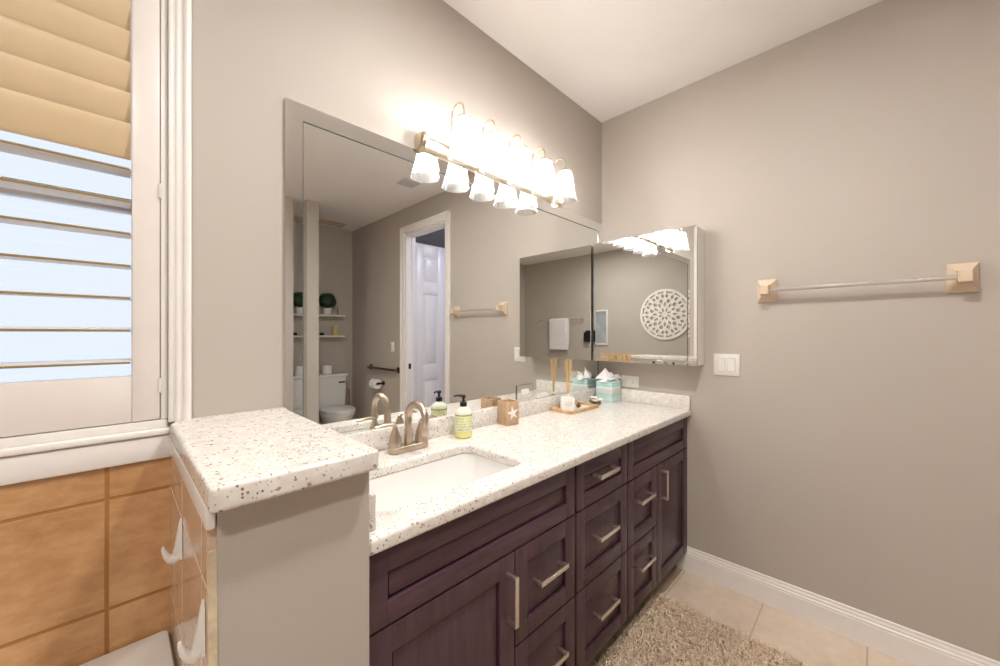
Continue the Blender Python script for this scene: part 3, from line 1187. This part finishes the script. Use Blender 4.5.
zi = MZ1 - sw
strip((MX0, MZ0), (MX0, MZ1), (MX0 + sw, zi), (MX0 + sw, MZ0), 0.0105, 0.0085)
strip((MX0, MZ1), (MX1, MZ1), (MX1 - sw, zi), (MX0 + sw, zi), 0.0105, 0.0085)
strip((MX1, MZ1), (MX1, MZ0), (MX1 - sw, MZ0), (MX1 - sw, zi), 0.0105, 0.0085)
b = MB()
b.box(MX0 + sw + 0.955 - 0.001, MX0 + sw + 0.955 + 0.0012, -0.0090, -0.0055, 0, zi - MZ0)
b.box(MX1 - sw + 0.955 - 0.0012, MX1 - sw + 0.955 + 0.001, -0.0090, -0.0055, 0, zi - MZ0)
b.box(MX0 + sw + 0.955, MX1 - sw + 0.955, -0.0090, -0.0055, zi - MZ0 - 0.0012, zi - MZ0 + 0.001)
o = b.build('glass_edge', M['mirror_edge'], mr, smooth=False)

# mirrored outlet plate on the mirror just above the backsplash
op = thing('outlet_plate', 'mirrored outlet plate low on the wall mirror behind the counter', 'outlet', (-0.787, -0.0062, 1.038))
b = MB()
b.box(-0.063, 0.063, -0.004, 0.0, -0.036, 0.036, 0.0015)
b.build('plate', M['mirror'], op, smooth=False)
b = MB()
b.box(-0.063, -0.061, -0.0048, -0.001, -0.036, 0.036).box(0.061, 0.063, -0.0048, -0.001, -0.036, 0.036)
b.box(-0.061, 0.061, -0.0048, -0.001, 0.034, 0.036).box(-0.061, 0.061, -0.0048, -0.001, -0.036, -0.034)
b.build('plate_edge', M['steel'], op, smooth=False)
me = outline_mesh([rrect(-0.030, 0.030, -0.014, 0.014, 0.013, 8)], 0.002, 0.001)
me.transform(Matrix.Translation((0, -0.0055, 0)) @ Matrix.Rotation(R(90), 4, 'X'))
mesh_obj('receptacle', me, M['plate'], op)

# ------------------------------------------------------------------ vanity light bar
lb = thing('vanity_light', 'five lamp brass vanity light bar with glowing frosted glass shades', 'light fixture', (-0.962, 0, 2.095))
b = MB()
prof = [(0, -0.028), (-0.020, -0.028), (-0.034, -0.022), (-0.040, -0.010), (-0.040, 0.010), (-0.034, 0.022), (-0.020, 0.028), (0, 0.028)]
b.loft([[(x, y - 0.0005, z) for y, z in prof] for x in (-0.452, 0.452)])
b.build('bar', M['brass'], lb)
for s in (-1, 1):
    b = MB()
    pr = [(0.0, 0.0, 0.0)]
    rings = []
    for dx, k in ((0.0, 1.35), (0.004, 1.45), (0.012, 1.45), (0.016, 1.3), (0.024, 1.15), (0.030, 0.8), (0.032, 0.3)):
        rings.append([(s * (0.450 + dx), (y - 0.001) * min(k, 1.3), z * k) for y, z in prof])
    b.loft(rings)
    b.build('end_cap', M['brass'], lb)
SHX = [-0.343 + i * 0.1715 for i in range(5)]
for x in SHX:
    b = MB()
    pts = [(x, -0.036, -0.002), (x, -0.052, 0.004), (x, -0.060, 0.020), (x, -0.061, 0.06), (x, -0.061, 0.110)]
    for i in range(1, 10):
        a_ = R(180 - 180 * i / 9)
        pts.append((x, -0.1005 - 0.0395 * math.cos(a_), 0.125 + 0.040 * math.sin(a_)))
    pts.append((x, -0.140, 0.098))
    b.tube(pts, 0.0042, 10)
    arm = b.build('arm', M['brass'], lb)
    b = MB()
    b.lathe([(0.0, 0.104), (0.010, 0.104), (0.014, 0.098), (0.033, 0.090), (0.036, 0.086), (0.036, 0.082), (0, 0.082)], 24)
    hol = b.build('shade_holder', M['brass'], lb)
    hol.location = (x, -0.140, 0)
    b = MB()
    b.lathe([(0.030, 0.0815), (0.035, 0.076), (0.039, 0.060), (0.042, 0.030), (0.047, -0.005), (0.054, -0.035), (0.058, -0.050), (0.064, -0.064),
             (0.062, -0.0645), (0.056, -0.050), (0.052, -0.035), (0.045, -0.005), (0.040, 0.030), (0.037, 0.060), (0.033, 0.075), (0.0, 0.079)], 48, flute=8, famp=0.035, cap=False)
    sh = b.build('glass_shade', M['shade'], lb)
    sh.location = (x, -0.140, 0)
    b = MB()
    b.lathe([(0.0, -0.030), (0.014, -0.026), (0.022, -0.012), (0.023, 0.002), (0.018, 0.020), (0.012, 0.034), (0.012, 0.070), (0, 0.070)], 20)
    bu = b.build('bulb', M['bulb'], sh)

# ------------------------------------------------------------------ medicine cabinet on the right wall
MCX, MCY0, MCY1, MCZ0, MCZ1 = -0.128, -0.628, -0.015, 1.166, 1.908
mc = thing('medicine_cabinet', 'mirrored medicine cabinet on the right wall next to the corner', 'cabinet', (0, -0.33, MCZ0))
o0 = 0.33
b = MB()
b.box(MCX + 0.022, -0.0005, MCY0 + 0.002 + o0, MCY1 - 0.002 + o0, 0.002, MCZ1 - MCZ0 - 0.002)
b.build('body', M['plate'], mc, smooth=False)
b = MB()
bw, bd = 0.014, 0.0001
x0, x1 = MCX, MCX + 0.019
outer = [(x1, MCY0 + o0, 0), (x1, MCY1 + o0, 0), (x1, MCY1 + o0, MCZ1 - MCZ0), (x1, MCY0 + o0, MCZ1 - MCZ0)]
ring2 = [(x0 + bd, p[1], p[2]) for p in outer]
ring3 = [(x0, MCY0 + o0 + bw, bw), (x0, MCY1 + o0 - bw, bw), (x0, MCY1 + o0 - bw, MCZ1 - MCZ0 - bw), (x0, MCY0 + o0 + bw, MCZ1 - MCZ0 - bw)]
b.loft([outer, ring2, ring3])
b.build('door', M['mirror'], mc, smooth=False)

# ------------------------------------------------------------------ switch plate and outlet on the right wall
sp = thing('light_switch', 'white double rocker light switch on the wall right of medicine cabinet', 'switch', (0, -0.735, 1.1725))
b = MB()
b.box(-0.006, -0.0003, -0.060, 0.060, -0.0575, 0.0575, 0.002)
b.build('plate', M['plate'], sp)
for y in (-0.023, 0.023):
    b = MB()
    b.loft([[(-0.0062, yy, -0.034), (-0.0072, yy, -0.034), (-0.0110, yy, 0.034), (-0.0062, yy, 0.034)] for yy in (y - 0.0165, y + 0.0165)])
    b.build('rocker', M['porcelain'], sp, smooth=False)
    b = MB()
    b.box(-0.0064, -0.0055, y - 0.0182, y + 0.0182, -0.0358, 0.0358)
    b.build('rocker_gap', M['gap'], sp, smooth=False)
ol = thing('wall_outlet', 'white horizontal wall outlet above side splash right of tissue box', 'outlet', (0, -0.200, 1.038))
b = MB()
b.box(-0.006, -0.0003, -0.0575, 0.0575, -0.035, 0.035, 0.002)
b.build('plate', M['plate'], ol)
b = MB()
b.box(-0.0085, -0.0058, -0.034, 0.034, -0.0165, 0.0165, 0.001)
rc_ = b.build('receptacle', M['porcelain'], ol)
for y in (-0.02, 0.02):
    for dz in (-0.006, 0.006):
        b = MB()
        b.box(-0.0088, -0.0083, y - 0.004, y + 0.004, dz - 0.001, dz + 0.001)
        b.build('slot', M['black'], rc_, smooth=False)


# ------------------------------------------------------------------ towel bar with ceramic posts
def ceramic_post(parent, y):
    """square base narrowing in facets to a small block"""
    b = MB()
    rg = []
    for x, hy, hz in ((-0.0005, 0.039, 0.055), (-0.008, 0.040, 0.056), (-0.014, 0.037, 0.052), (-0.040, 0.019, 0.026), (-0.046, 0.018, 0.024), (-0.080, 0.018, 0.022), (-0.085, 0.015, 0.019)):
        rg.append([(x, y - hy, -hz), (x, y + hy, -hz), (x, y + hy, hz), (x, y - hy, hz)])
    b.loft(rg)
    return b.build('post', M['almond'], parent, smooth=False)


tbar = thing('towel_bar', 'clear towel bar between two almond ceramic posts on right wall', 'towel bar', (0, -1.222, 1.548))
ceramic_post(tbar, 0.308)
ceramic_post(tbar, -0.308)
b = MB()
b.tube([(-0.064, 0.2895, -0.002), (-0.064, -0.2895, -0.002)], 0.0095, 16)
b.build('rod', M['acrylic'], tbar)

# ------------------------------------------------------------------ rug
rug = thing('shag_rug', 'beige shag bath rug on the floor in front of the vanity', 'rug', (-0.95, -0.90, 0))
RX, RY = 0.612, 0.393
me = outline_mesh([rrect(-RX, RX, -RY, RY, 0.03, 5)], 0.004, 0.002)
o = mesh_obj('backing', me, M['rug'], rug)
o.location = (0, 0, 0.0045)
tm = bmesh.new()
NT_X, NT_Y = 150, 100
for i in range(NT_X):
    for j in range(NT_Y):
        x = -RX + (i + random.random()) * 2 * RX / NT_X
        y = -RY + (j + random.random()) * 2 * RY / NT_Y
        for k in range(3):
            a_ = random.uniform(0, 2 * PI)
            ln = random.uniform(0.016, 0.030)
            lean = random.uniform(0.1, 0.9)
            wv = random.uniform(0.0013, 0.0024)
            dx, dy = math.cos(a_), math.sin(a_)
            px_, py_ = -dy * wv, dx * wv
            p = [(x, y, 0.008), (x + dx * ln * lean * 0.35, y + dy * ln * lean * 0.35, 0.008 + ln * 0.62), (x + dx * ln * lean, y + dy * ln * lean, 0.008 + ln * (1 - 0.35 * lean))]
            v0 = tm.verts.new((p[0][0] - px_, p[0][1] - py_, p[0][2]))
            v1 = tm.verts.new((p[0][0] + px_, p[0][1] + py_, p[0][2]))
            v2 = tm.verts.new((p[1][0] + px_, p[1][1] + py_, p[1][2]))
            v3 = tm.verts.new((p[1][0] - px_, p[1][1] - py_, p[1][2]))
            v4 = tm.verts.new((p[2][0] + px_ * 0.6, p[2][1] + py_ * 0.6, p[2][2]))
            v5 = tm.verts.new((p[2][0] - px_ * 0.6, p[2][1] - py_ * 0.6, p[2][2]))
            tm.faces.new((v0, v1, v2, v3))
            tm.faces.new((v3, v2, v4, v5))
pile = MB()
pile._add(tm)
o = pile.build('pile', M['pile'], rug)
o['kind'] = 'stuff'

# ------------------------------------------------------------------ things seen in the mirrors
# toilet
to = thing('toilet', 'white toilet with closed lid in the alcove seen in mirror', 'toilet', (-0.385, -3.79, 0))
b = MB()
b.loft([[(x, y, z) for x, y in rrect(-w_, w_, 0.01, d_, 0.03, 5)] for w_, d_, z in ((0.20, 0.19, 0.40), (0.205, 0.20, 0.43), (0.222, 0.205, 0.79))])
b.build('tank', M['porcelain'], to)
me = outline_mesh([rrect(-0.235, 0.235, 0.0, 0.222, 0.03, 6)], 0.018, 0.008, 3)
o = mesh_obj('tank_lid', me, M['porcelain'], to)
o.location = (0, 0, 0.8085)


def egg(cx, cy, rx, ry0, ry1, z, n=28):
    return [(cx + rx * math.cos(2 * PI * i / n), cy + (ry1 if math.sin(2 * PI * i / n) > 0 else ry0) * math.sin(2 * PI * i / n), z) for i in range(n)]


b = MB()
b.loft([egg(0, 0.33, 0.12, 0.24, 0.22, 0.0), egg(0, 0.33, 0.115, 0.23, 0.21, 0.03), egg(0, 0.34, 0.10, 0.20, 0.17, 0.12), egg(0, 0.37, 0.13, 0.20, 0.22, 0.24),
        egg(0, 0.40, 0.175, 0.22, 0.28, 0.34), egg(0, 0.41, 0.19, 0.23, 0.295, 0.385), egg(0, 0.41, 0.188, 0.23, 0.292, 0.400)])
b.build('bowl', M['porcelain'], to)
b = MB()
b.loft([egg(0, 0.42, 0.187, 0.20, 0.295, 0.402), egg(0, 0.42, 0.192, 0.205, 0.300, 0.408), egg(0, 0.42, 0.190, 0.20, 0.298, 0.420)])
b.build('seat', M['porcelain'], to)
b = MB()
b.loft([egg(0, 0.42, 0.186, 0.20, 0.294, 0.421), egg(0, 0.42, 0.192, 0.206, 0.300, 0.427), egg(0, 0.42, 0.186, 0.20, 0.292, 0.440), egg(0, 0.42, 0.15, 0.16, 0.25, 0.446)])
b.build('lid', M['porcelain'], to)
b = MB()
b.box(0.105, 0.185, 0.205, 0.222, 0.715, 0.730, 0.003)
b.build('flush_lever', M['black'], to)

tp = MB()
tp.lathe([(0.020, 0.0), (0.058, 0.0), (0.058, 0.105), (0.020, 0.105), (0.020, 0.0)], 28, cap=False)
o = tp.build('toilet_roll', M['tissue'])
o.location = (-0.385, -3.69, 0.828)
tag(o, 'white spare toilet paper roll standing on the toilet tank', 'toilet paper')

# two floating shelves
shf = []
for z, lb_ in ((1.585, 'upper white floating shelf above the toilet in the alcove'), (1.318, 'lower white floating shelf above the toilet in the alcove')):
    b = MB()
    b.box(-0.30, 0.30, 0.0005, 0.125, -0.022, 0.0, 0.002)
    o = b.build('floating_shelf', M['plate'])
    o.location = (-0.452, YF, z)
    tag(o, lb_, 'shelf', 'floating shelves over the toilet')

pl = thing('potted_plant', 'round leafy green plant in a white pot on the upper shelf', 'plant', (-0.36, YF + 0.066, 1.5855))
b = MB()
b.lathe([(0, 0), (0.042, 0), (0.048, 0.004), (0.052, 0.03), (0.055, 0.075), (0.055, 0.082), (0.050, 0.082), (0.048, 0.07), (0, 0.07)], 28)
b.build('pot', M['porcelain'], pl)
tm = bmesh.new()
for i in range(1200):
    th_ = math.acos(random.uniform(-0.85, 1))
    ph = random.uniform(0, 2 * PI)
    r = random.uniform(0.75, 1.0)
    n_ = Vector((math.sin(th_) * math.cos(ph), math.sin(th_) * math.sin(ph), math.cos(th_)))
    p = Vector((n_.x * 0.116 * r, n_.y * 0.062 * r + 0.006, 0.178 + n_.z * 0.106 * r))
    u = n_.cross(Vector((random.uniform(-1, 1), random.uniform(-1, 1), random.uniform(-1, 1)))).normalized()
    v = (n_.cross(u) + n_ * random.uniform(-0.4, 0.6)).normalized()
    L_, Wd = random.uniform(0.010, 0.017), random.uniform(0.005, 0.008)
    q = [p - v * L_, p + u * Wd, p + v * L_, p - u * Wd]
    tm.faces.new([tm.verts.new(x) for x in q])
b = MB()
b.ball((0, 0.006, 0.178), 0.088, 3, (1.0, 0.6, 1.0), 0.05)
b.tube([(0, 0, 0.069), (0, 0.002, 0.10)], 0.012, 8)
b._add(tm)
b.build('foliage', M['leaf'], pl)

b = MB()
b.lathe([(0, 0), (0.012, 0), (0.013, 0.002), (0.012, 0.006), (0.005, 0.010), (0.005, 0.078), (0.003, 0.084), (0, 0.085)], 16)
o = b.build('thin_candle', M['black'])
o.location = (-0.222, YF + 0.06, 1.5855)
tag(o, 'thin black candle standing beside the potted plant', 'candle')
b = MB()
b.lathe([(0, 0), (0.033, 0), (0.036, 0.003), (0.036, 0.112), (0.033, 0.115), (0.020, 0.112), (0, 0.111)], 28)
b.tube([(0, 0, 0.110), (0.001, 0, 0.122)], 0.0012, 6)
o = b.build('pillar_candle', M['wax'])
o.location = (-0.252, YF + 0.066, 1.3185)
tag(o, 'cream pillar candle on the lower shelf over the toilet', 'candle')
b = MB()
b.lathe([(0, 0), (0.024, 0), (0.028, 0.006), (0.028, 0.030), (0.022, 0.034), (0, 0.034)], 20)
o = b.build('small_jar', M['black'])
o.location = (-0.425, YF + 0.066, 1.3185)
tag(o, 'small dark jar at the left of the lower shelf', 'jar')

# plunger with a wooden handle by the toilet
pg = thing('plunger', 'plunger with thin brown wooden handle between toilet and right wall', 'plunger', (-0.095, -3.70, 0))
b = MB()
b.tube([(0, 0, 0.08), (0, 0, 0.60), (0, 0, 0.612)], [0.011, 0.011, 0.006], 12)
b.build('handle', M['red_wood'], pg)
b = MB()
b.lathe([(0.062, 0.0), (0.065, 0.005), (0.060, 0.03), (0.045, 0.06), (0.022, 0.078), (0.015, 0.095), (0, 0.095)], 24, cap=False)
b.build('cup', M['black'], pg)

# grab bar, paper holder and switch on the right wall by the toilet
gb = thing('grab_bar', 'bronze grab bar on the right wall beyond the doorway in mirror', 'grab bar', (0, -2.93, 0.922))
b = MB()
b.tube([(-0.003, 0.33, 0), (-0.030, 0.33, 0), (-0.045, 0.322, 0), (-0.050, 0.305, 0), (-0.050, -0.305, 0), (-0.045, -0.322, 0), (-0.030, -0.33, 0), (-0.003, -0.33, 0)], 0.015, 14)
b.build('rail', M['bronze'], gb)
for s in (-1, 1):
    b = MB()
    b.lathe([(0, 0.0005), (0.036, 0.0005), (0.036, 0.006), (0.030, 0.010), (0, 0.010)], 24, Matrix.Translation((0, s * 0.33, 0)) @ Matrix.Rotation(R(-90), 4, 'Y'))
    b.build('flange', M['black'], gb)
ph = thing('paper_holder', 'black toilet paper holder below the grab bar on right wall', 'paper holder', (0, -2.935, 0.745))
b = MB()
b.lathe([(0, 0.0005), (0.026, 0.0005), (0.026, 0.008), (0.012, 0.012), (0.012, 0.085), (0, 0.085)], 20, Matrix.Rotation(R(-90), 4, 'Y'))
b.tube([(-0.075, 0.0, 0.0), (-0.075, -0.125, 0.0)], 0.009, 12)
b.build('arm', M['black'], ph)
b = MB()
mt = Matrix.Translation((-0.075, -3.055, 0.737)) @ Matrix.Rotation(R(-90), 4, 'X')
b.lathe([(0.018, 0.0), (0.058, 0.0), (0.058, 0.105), (0.018, 0.105), (0.018, 0.0)], 28, cap=False)
o = b.build('toilet_roll', M['tissue'])
o.matrix_world = mt
tag(o, 'white toilet paper roll hanging on the black holder', 'toilet paper')
sx = thing('light_switch', 'white single light switch on the wall between doorway and toilet', 'switch', (0, -2.73, 1.185))
b = MB()
b.box(-0.006, -0.0003, -0.036, 0.036, -0.0575, 0.0575, 0.002)
b.build('plate', M['plate'], sx)
b = MB()
b.loft([[(-0.0062, yy, -0.034), (-0.0072, yy, -0.034), (-0.0110, yy, 0.034), (-0.0062, yy, 0.034)] for yy in (-0.0165, 0.0165)])
b.build('rocker', M['porcelain'], sx, smooth=False)


# ceiling vents
def vent(label, x, y, wx, wy, mat):
    root = thing('ceiling_vent', label, 'vent', (x, y, CH))
    b = MB()
    t = 0.022
    b.box(-wx, wx, -wy, -wy + t, -0.010, -0.0005, 0.002).box(-wx, wx, wy - t, wy, -0.010, -0.0005, 0.002)
    b.box(-wx, -wx + t, -wy + t, wy - t, -0.010, -0.0005, 0.002).box(wx - t, wx, -wy + t, wy - t, -0.010, -0.0005, 0.002)
    b.build('frame', mat, root)
    n = 7
    b = MB()
    for i in range(n):
        yy = -wy + t + (i + 0.5) * (2 * wy - 2 * t) / n
        b.box(-wx + t, wx - t, yy - 0.008, yy + 0.008, -0.0085, -0.004)
    b.build('grille', mat, root, smooth=False)
    return root


vent('white ceiling vent near the doorway seen in the mirror', -0.36, -1.80, 0.08, 0.075, M['vent_grey'])
vent('tan ceiling vent over the toilet seen in the mirror', -0.36, -3.60, 0.16, 0.10, M['almond'])

# round carved medallion on the left wall
loops = []
RM = 0.385


def circle(cx, cy, r, n=14):
    return [(cx + r * math.cos(2 * PI * i / n), cy + r * math.sin(2 * PI * i / n)) for i in range(n)]


def tear(r0, r1, ang, wd, n=8):
    pts = []
    for i in range(n):
        f = i / n
        r = r0 + (r1 - r0) * f
        pts.append((r, wd * math.sin(PI * f) ** 0.8))
    for i in range(n):
        f = 1 - i / n
        r = r0 + (r1 - r0) * f
        pts.append((r, -wd * math.sin(PI * f) ** 0.8))
    ca, sa = math.cos(ang), math.sin(ang)
    out = []
    for u, v in pts:
        q = (u * ca - v * sa, u * sa + v * ca)
        if not out or (abs(q[0] - out[-1][0]) + abs(q[1] - out[-1][1])) > 1e-5:
            out.append(q)
    return out


def slot(r0, r1, a0, a1, n=6):
    return [(r1 * math.cos(a0 + (a1 - a0) * i / n), r1 * math.sin(a0 + (a1 - a0) * i / n)) for i in range(n + 1)] + \
           [(r0 * math.cos(a1 - (a1 - a0) * i / n), r0 * math.sin(a1 - (a1 - a0) * i / n)) for i in range(n + 1)]


loops.append(circle(0, 0, RM, 72))
for i in range(16):
    a_ = 2 * PI * i / 16
    loops.append(slot(0.325, 0.347, a_ + 0.06, a_ + 0.33))
for i in range(12):
    a_ = 2 * PI * i / 12
    loops.append(tear(0.245, 0.308, a_ - 0.11, 0.021))
    loops.append(tear(0.245, 0.308, a_ + 0.11, 0.021))
for i in range(12):
    a_ = 2 * PI * (i + 0.5) / 12
    loops.append(tear(0.170, 0.238, a_, 0.028))
for i in range(12):
    a_ = 2 * PI * i / 12
    loops.append(tear(0.115, 0.185, a_, 0.017))
for i in range(8):
    a_ = 2 * PI * (i + 0.5) / 8
    loops.append(tear(0.035, 0.098, a_, 0.013))
me = outline_mesh(loops, 0.010, 0.002, 1)
me.transform(Matrix.Rotation(R(90), 4, 'Z') @ Matrix.Rotation(R(90), 4, 'X'))
o = mesh_obj('wall_medallion', me, M['medallion'])
o.location = (XL + 0.0108, -0.99, 1.635)
tag(o, 'round white carved openwork medallion hanging on the left wall', 'wall decoration')

# second towel bar with towel on the left wall
tl = thing('towel_bar', 'towel bar carrying the white towel on the left wall', 'towel bar', (XL, -2.935, 1.60))
for y in (-0.50, 0.50):
    b = MB()
    b.lathe([(0, 0.0005), (0.03, 0.0005), (0.03, 0.008), (0.012, 0.014), (0.012, 0.075), (0, 0.075)], 20, Matrix.Translation((0, y, 0)) @ Matrix.Rotation(R(90), 4, 'Y'))
    b.build('post', M['nickel'], tl)
b = MB()
b.tube([(0.062, -0.50, 0), (0.062, 0.50, 0)], 0.008, 12)
b.build('rod', M['nickel'], tl)


def draped(y0, y1, zf, zb, r, xc, zc, off=0.0, th=0.012, mat='towel', name='bath_towel'):
    prof = []
    prof.append((xc + r, zf))
    prof.append((xc + r, zc))
    for i in range(1, 8):
        a_ = PI * i / 8
        prof.append((xc + r * math.cos(a_), zc + r * math.sin(a_)))
    prof.append((xc - r, zc))
    prof.append((xc - r, zb))
    ri = r - th
    inn = [(xc - ri, zb), (xc - ri, zc)]
    for i in range(1, 8):
        a_ = PI - PI * i / 8
        inn.append((xc + ri * math.cos(a_), zc + ri * math.sin(a_)))
    inn += [(xc + ri, zc), (xc + ri, zf)]
    poly = prof + inn
    n = 10
    rings = []
    for k in range(n + 1):
        y = y0 + (y1 - y0) * k / n
        rings.append([(x + 0.002 * math.sin(k * 1.3) * (1 if z < zc - 0.1 else 0), y, z) for x, z in poly])
    b = MB()
    b.loft(rings)
    return b.build(name, M[mat], None, loc=(xc, (y0 + y1) / 2, zc))


o = draped(-3.12, -2.70, 1.05, 1.15, 0.0205, XL + 0.062, 1.60)
tag(o, 'long white bath towel draped over the bar on the left wall', 'towel')
o = draped(-3.06, -2.76, 1.36, 1.42, 0.0325, XL + 0.062, 1.60, th=0.0115, name='hand_towel')
tag(o, 'small white hand towel folded over the front of the bath towel', 'towel')

# framed picture and dark caddy on the left wall
pf = thing('picture_frame', 'tall white framed picture on the left wall beside the towel', 'picture', (XL, -2.07, 1.45))
b = MB()
t = 0.028
b.box(0.0005, 0.022, -0.13, -0.13 + t, -0.30, 0.30, 0.003).box(0.0005, 0.022, 0.13 - t, 0.13, -0.30, 0.30, 0.003)
b.box(0.0005, 0.022, -0.13 + t, 0.13 - t, -0.30, -0.30 + t, 0.003).box(0.0005, 0.022, -0.13 + t, 0.13 - t, 0.30 - t, 0.30, 0.003)
b.build('frame', M['plate'], pf)
b = MB()
b.box(0.0005, 0.010, -0.13 + t, 0.13 - t, -0.30 + t, 0.30 - t)
b.build('print', M['picture'], pf, smooth=False)
b = MB()
b.box(0.0, 0.07, -0.085, 0.085, 0.0, 0.008, 0.002).box(0.0, 0.006, -0.085, 0.085, 0.008, 0.20, 0.002).box(0.064, 0.07, -0.085, 0.085, 0.008, 0.15, 0.002)
b.box(0.006, 0.064, -0.085, -0.079, 0.008, 0.17, 0.002).box(0.006, 0.064, 0.079, 0.085, 0.008, 0.17, 0.002)
o = b.build('wall_caddy', M['black'])
o.location = (XL + 0.0005, -2.295, 1.20)
tag(o, 'small black wall caddy on the left wall between picture and towel', 'caddy')

# tiled ledge with two candles by the tub
b = MB()
b.box(XL + 0.0125, XL + 0.12, -2.10, -0.80, 0.0, 0.90)
struct(b.build('wall_ledge', M['tile_side'], smooth=False))
for y, lb_ in ((-1.80, 'short yellow candle on the tiled ledge, farther from the tub'), (-1.61, 'short yellow candle on the tiled ledge, nearer to the tub')):
    b = MB()
    b.lathe([(0, 0), (0.036, 0), (0.038, 0.003), (0.038, 0.098), (0.035, 0.101), (0, 0.098)], 24)
    b.tube([(0, 0, 0.097), (0, 0.001, 0.110)], 0.0012, 6)
    o = b.build('pillar_candle', M['wax'])
    o.location = (XL + 0.066, y, 0.9005)
    tag(o, lb_, 'candle', 'candles on the tub ledge')

# ceiling fill lights added to brighten the room (out of the camera's view)
for (x, y, lb_) in ((-2.85, -1.65, 'added ceiling fill light in front of the bathtub'), (-1.45, -1.05, 'added ceiling fill light in front of the vanity')):
    dl = thing('ceiling_fill_light', lb_, 'light fixture', (x, y, CH), 0, 'added ceiling fill lights')
    b = MB()
    b.lathe([(0.075, -0.0005), (0.10, -0.0005), (0.10, -0.005), (0.078, -0.008), (0.075, -0.0005)], 32, cap=False)
    b.build('trim_ring', M['plate'], dl)
    b = MB()
    b.lathe([(0, -0.0045), (0.074, -0.0045), (0.074, -0.002), (0, -0.002)], 32)
    b.build('lens', M['fill_glow'], dl)
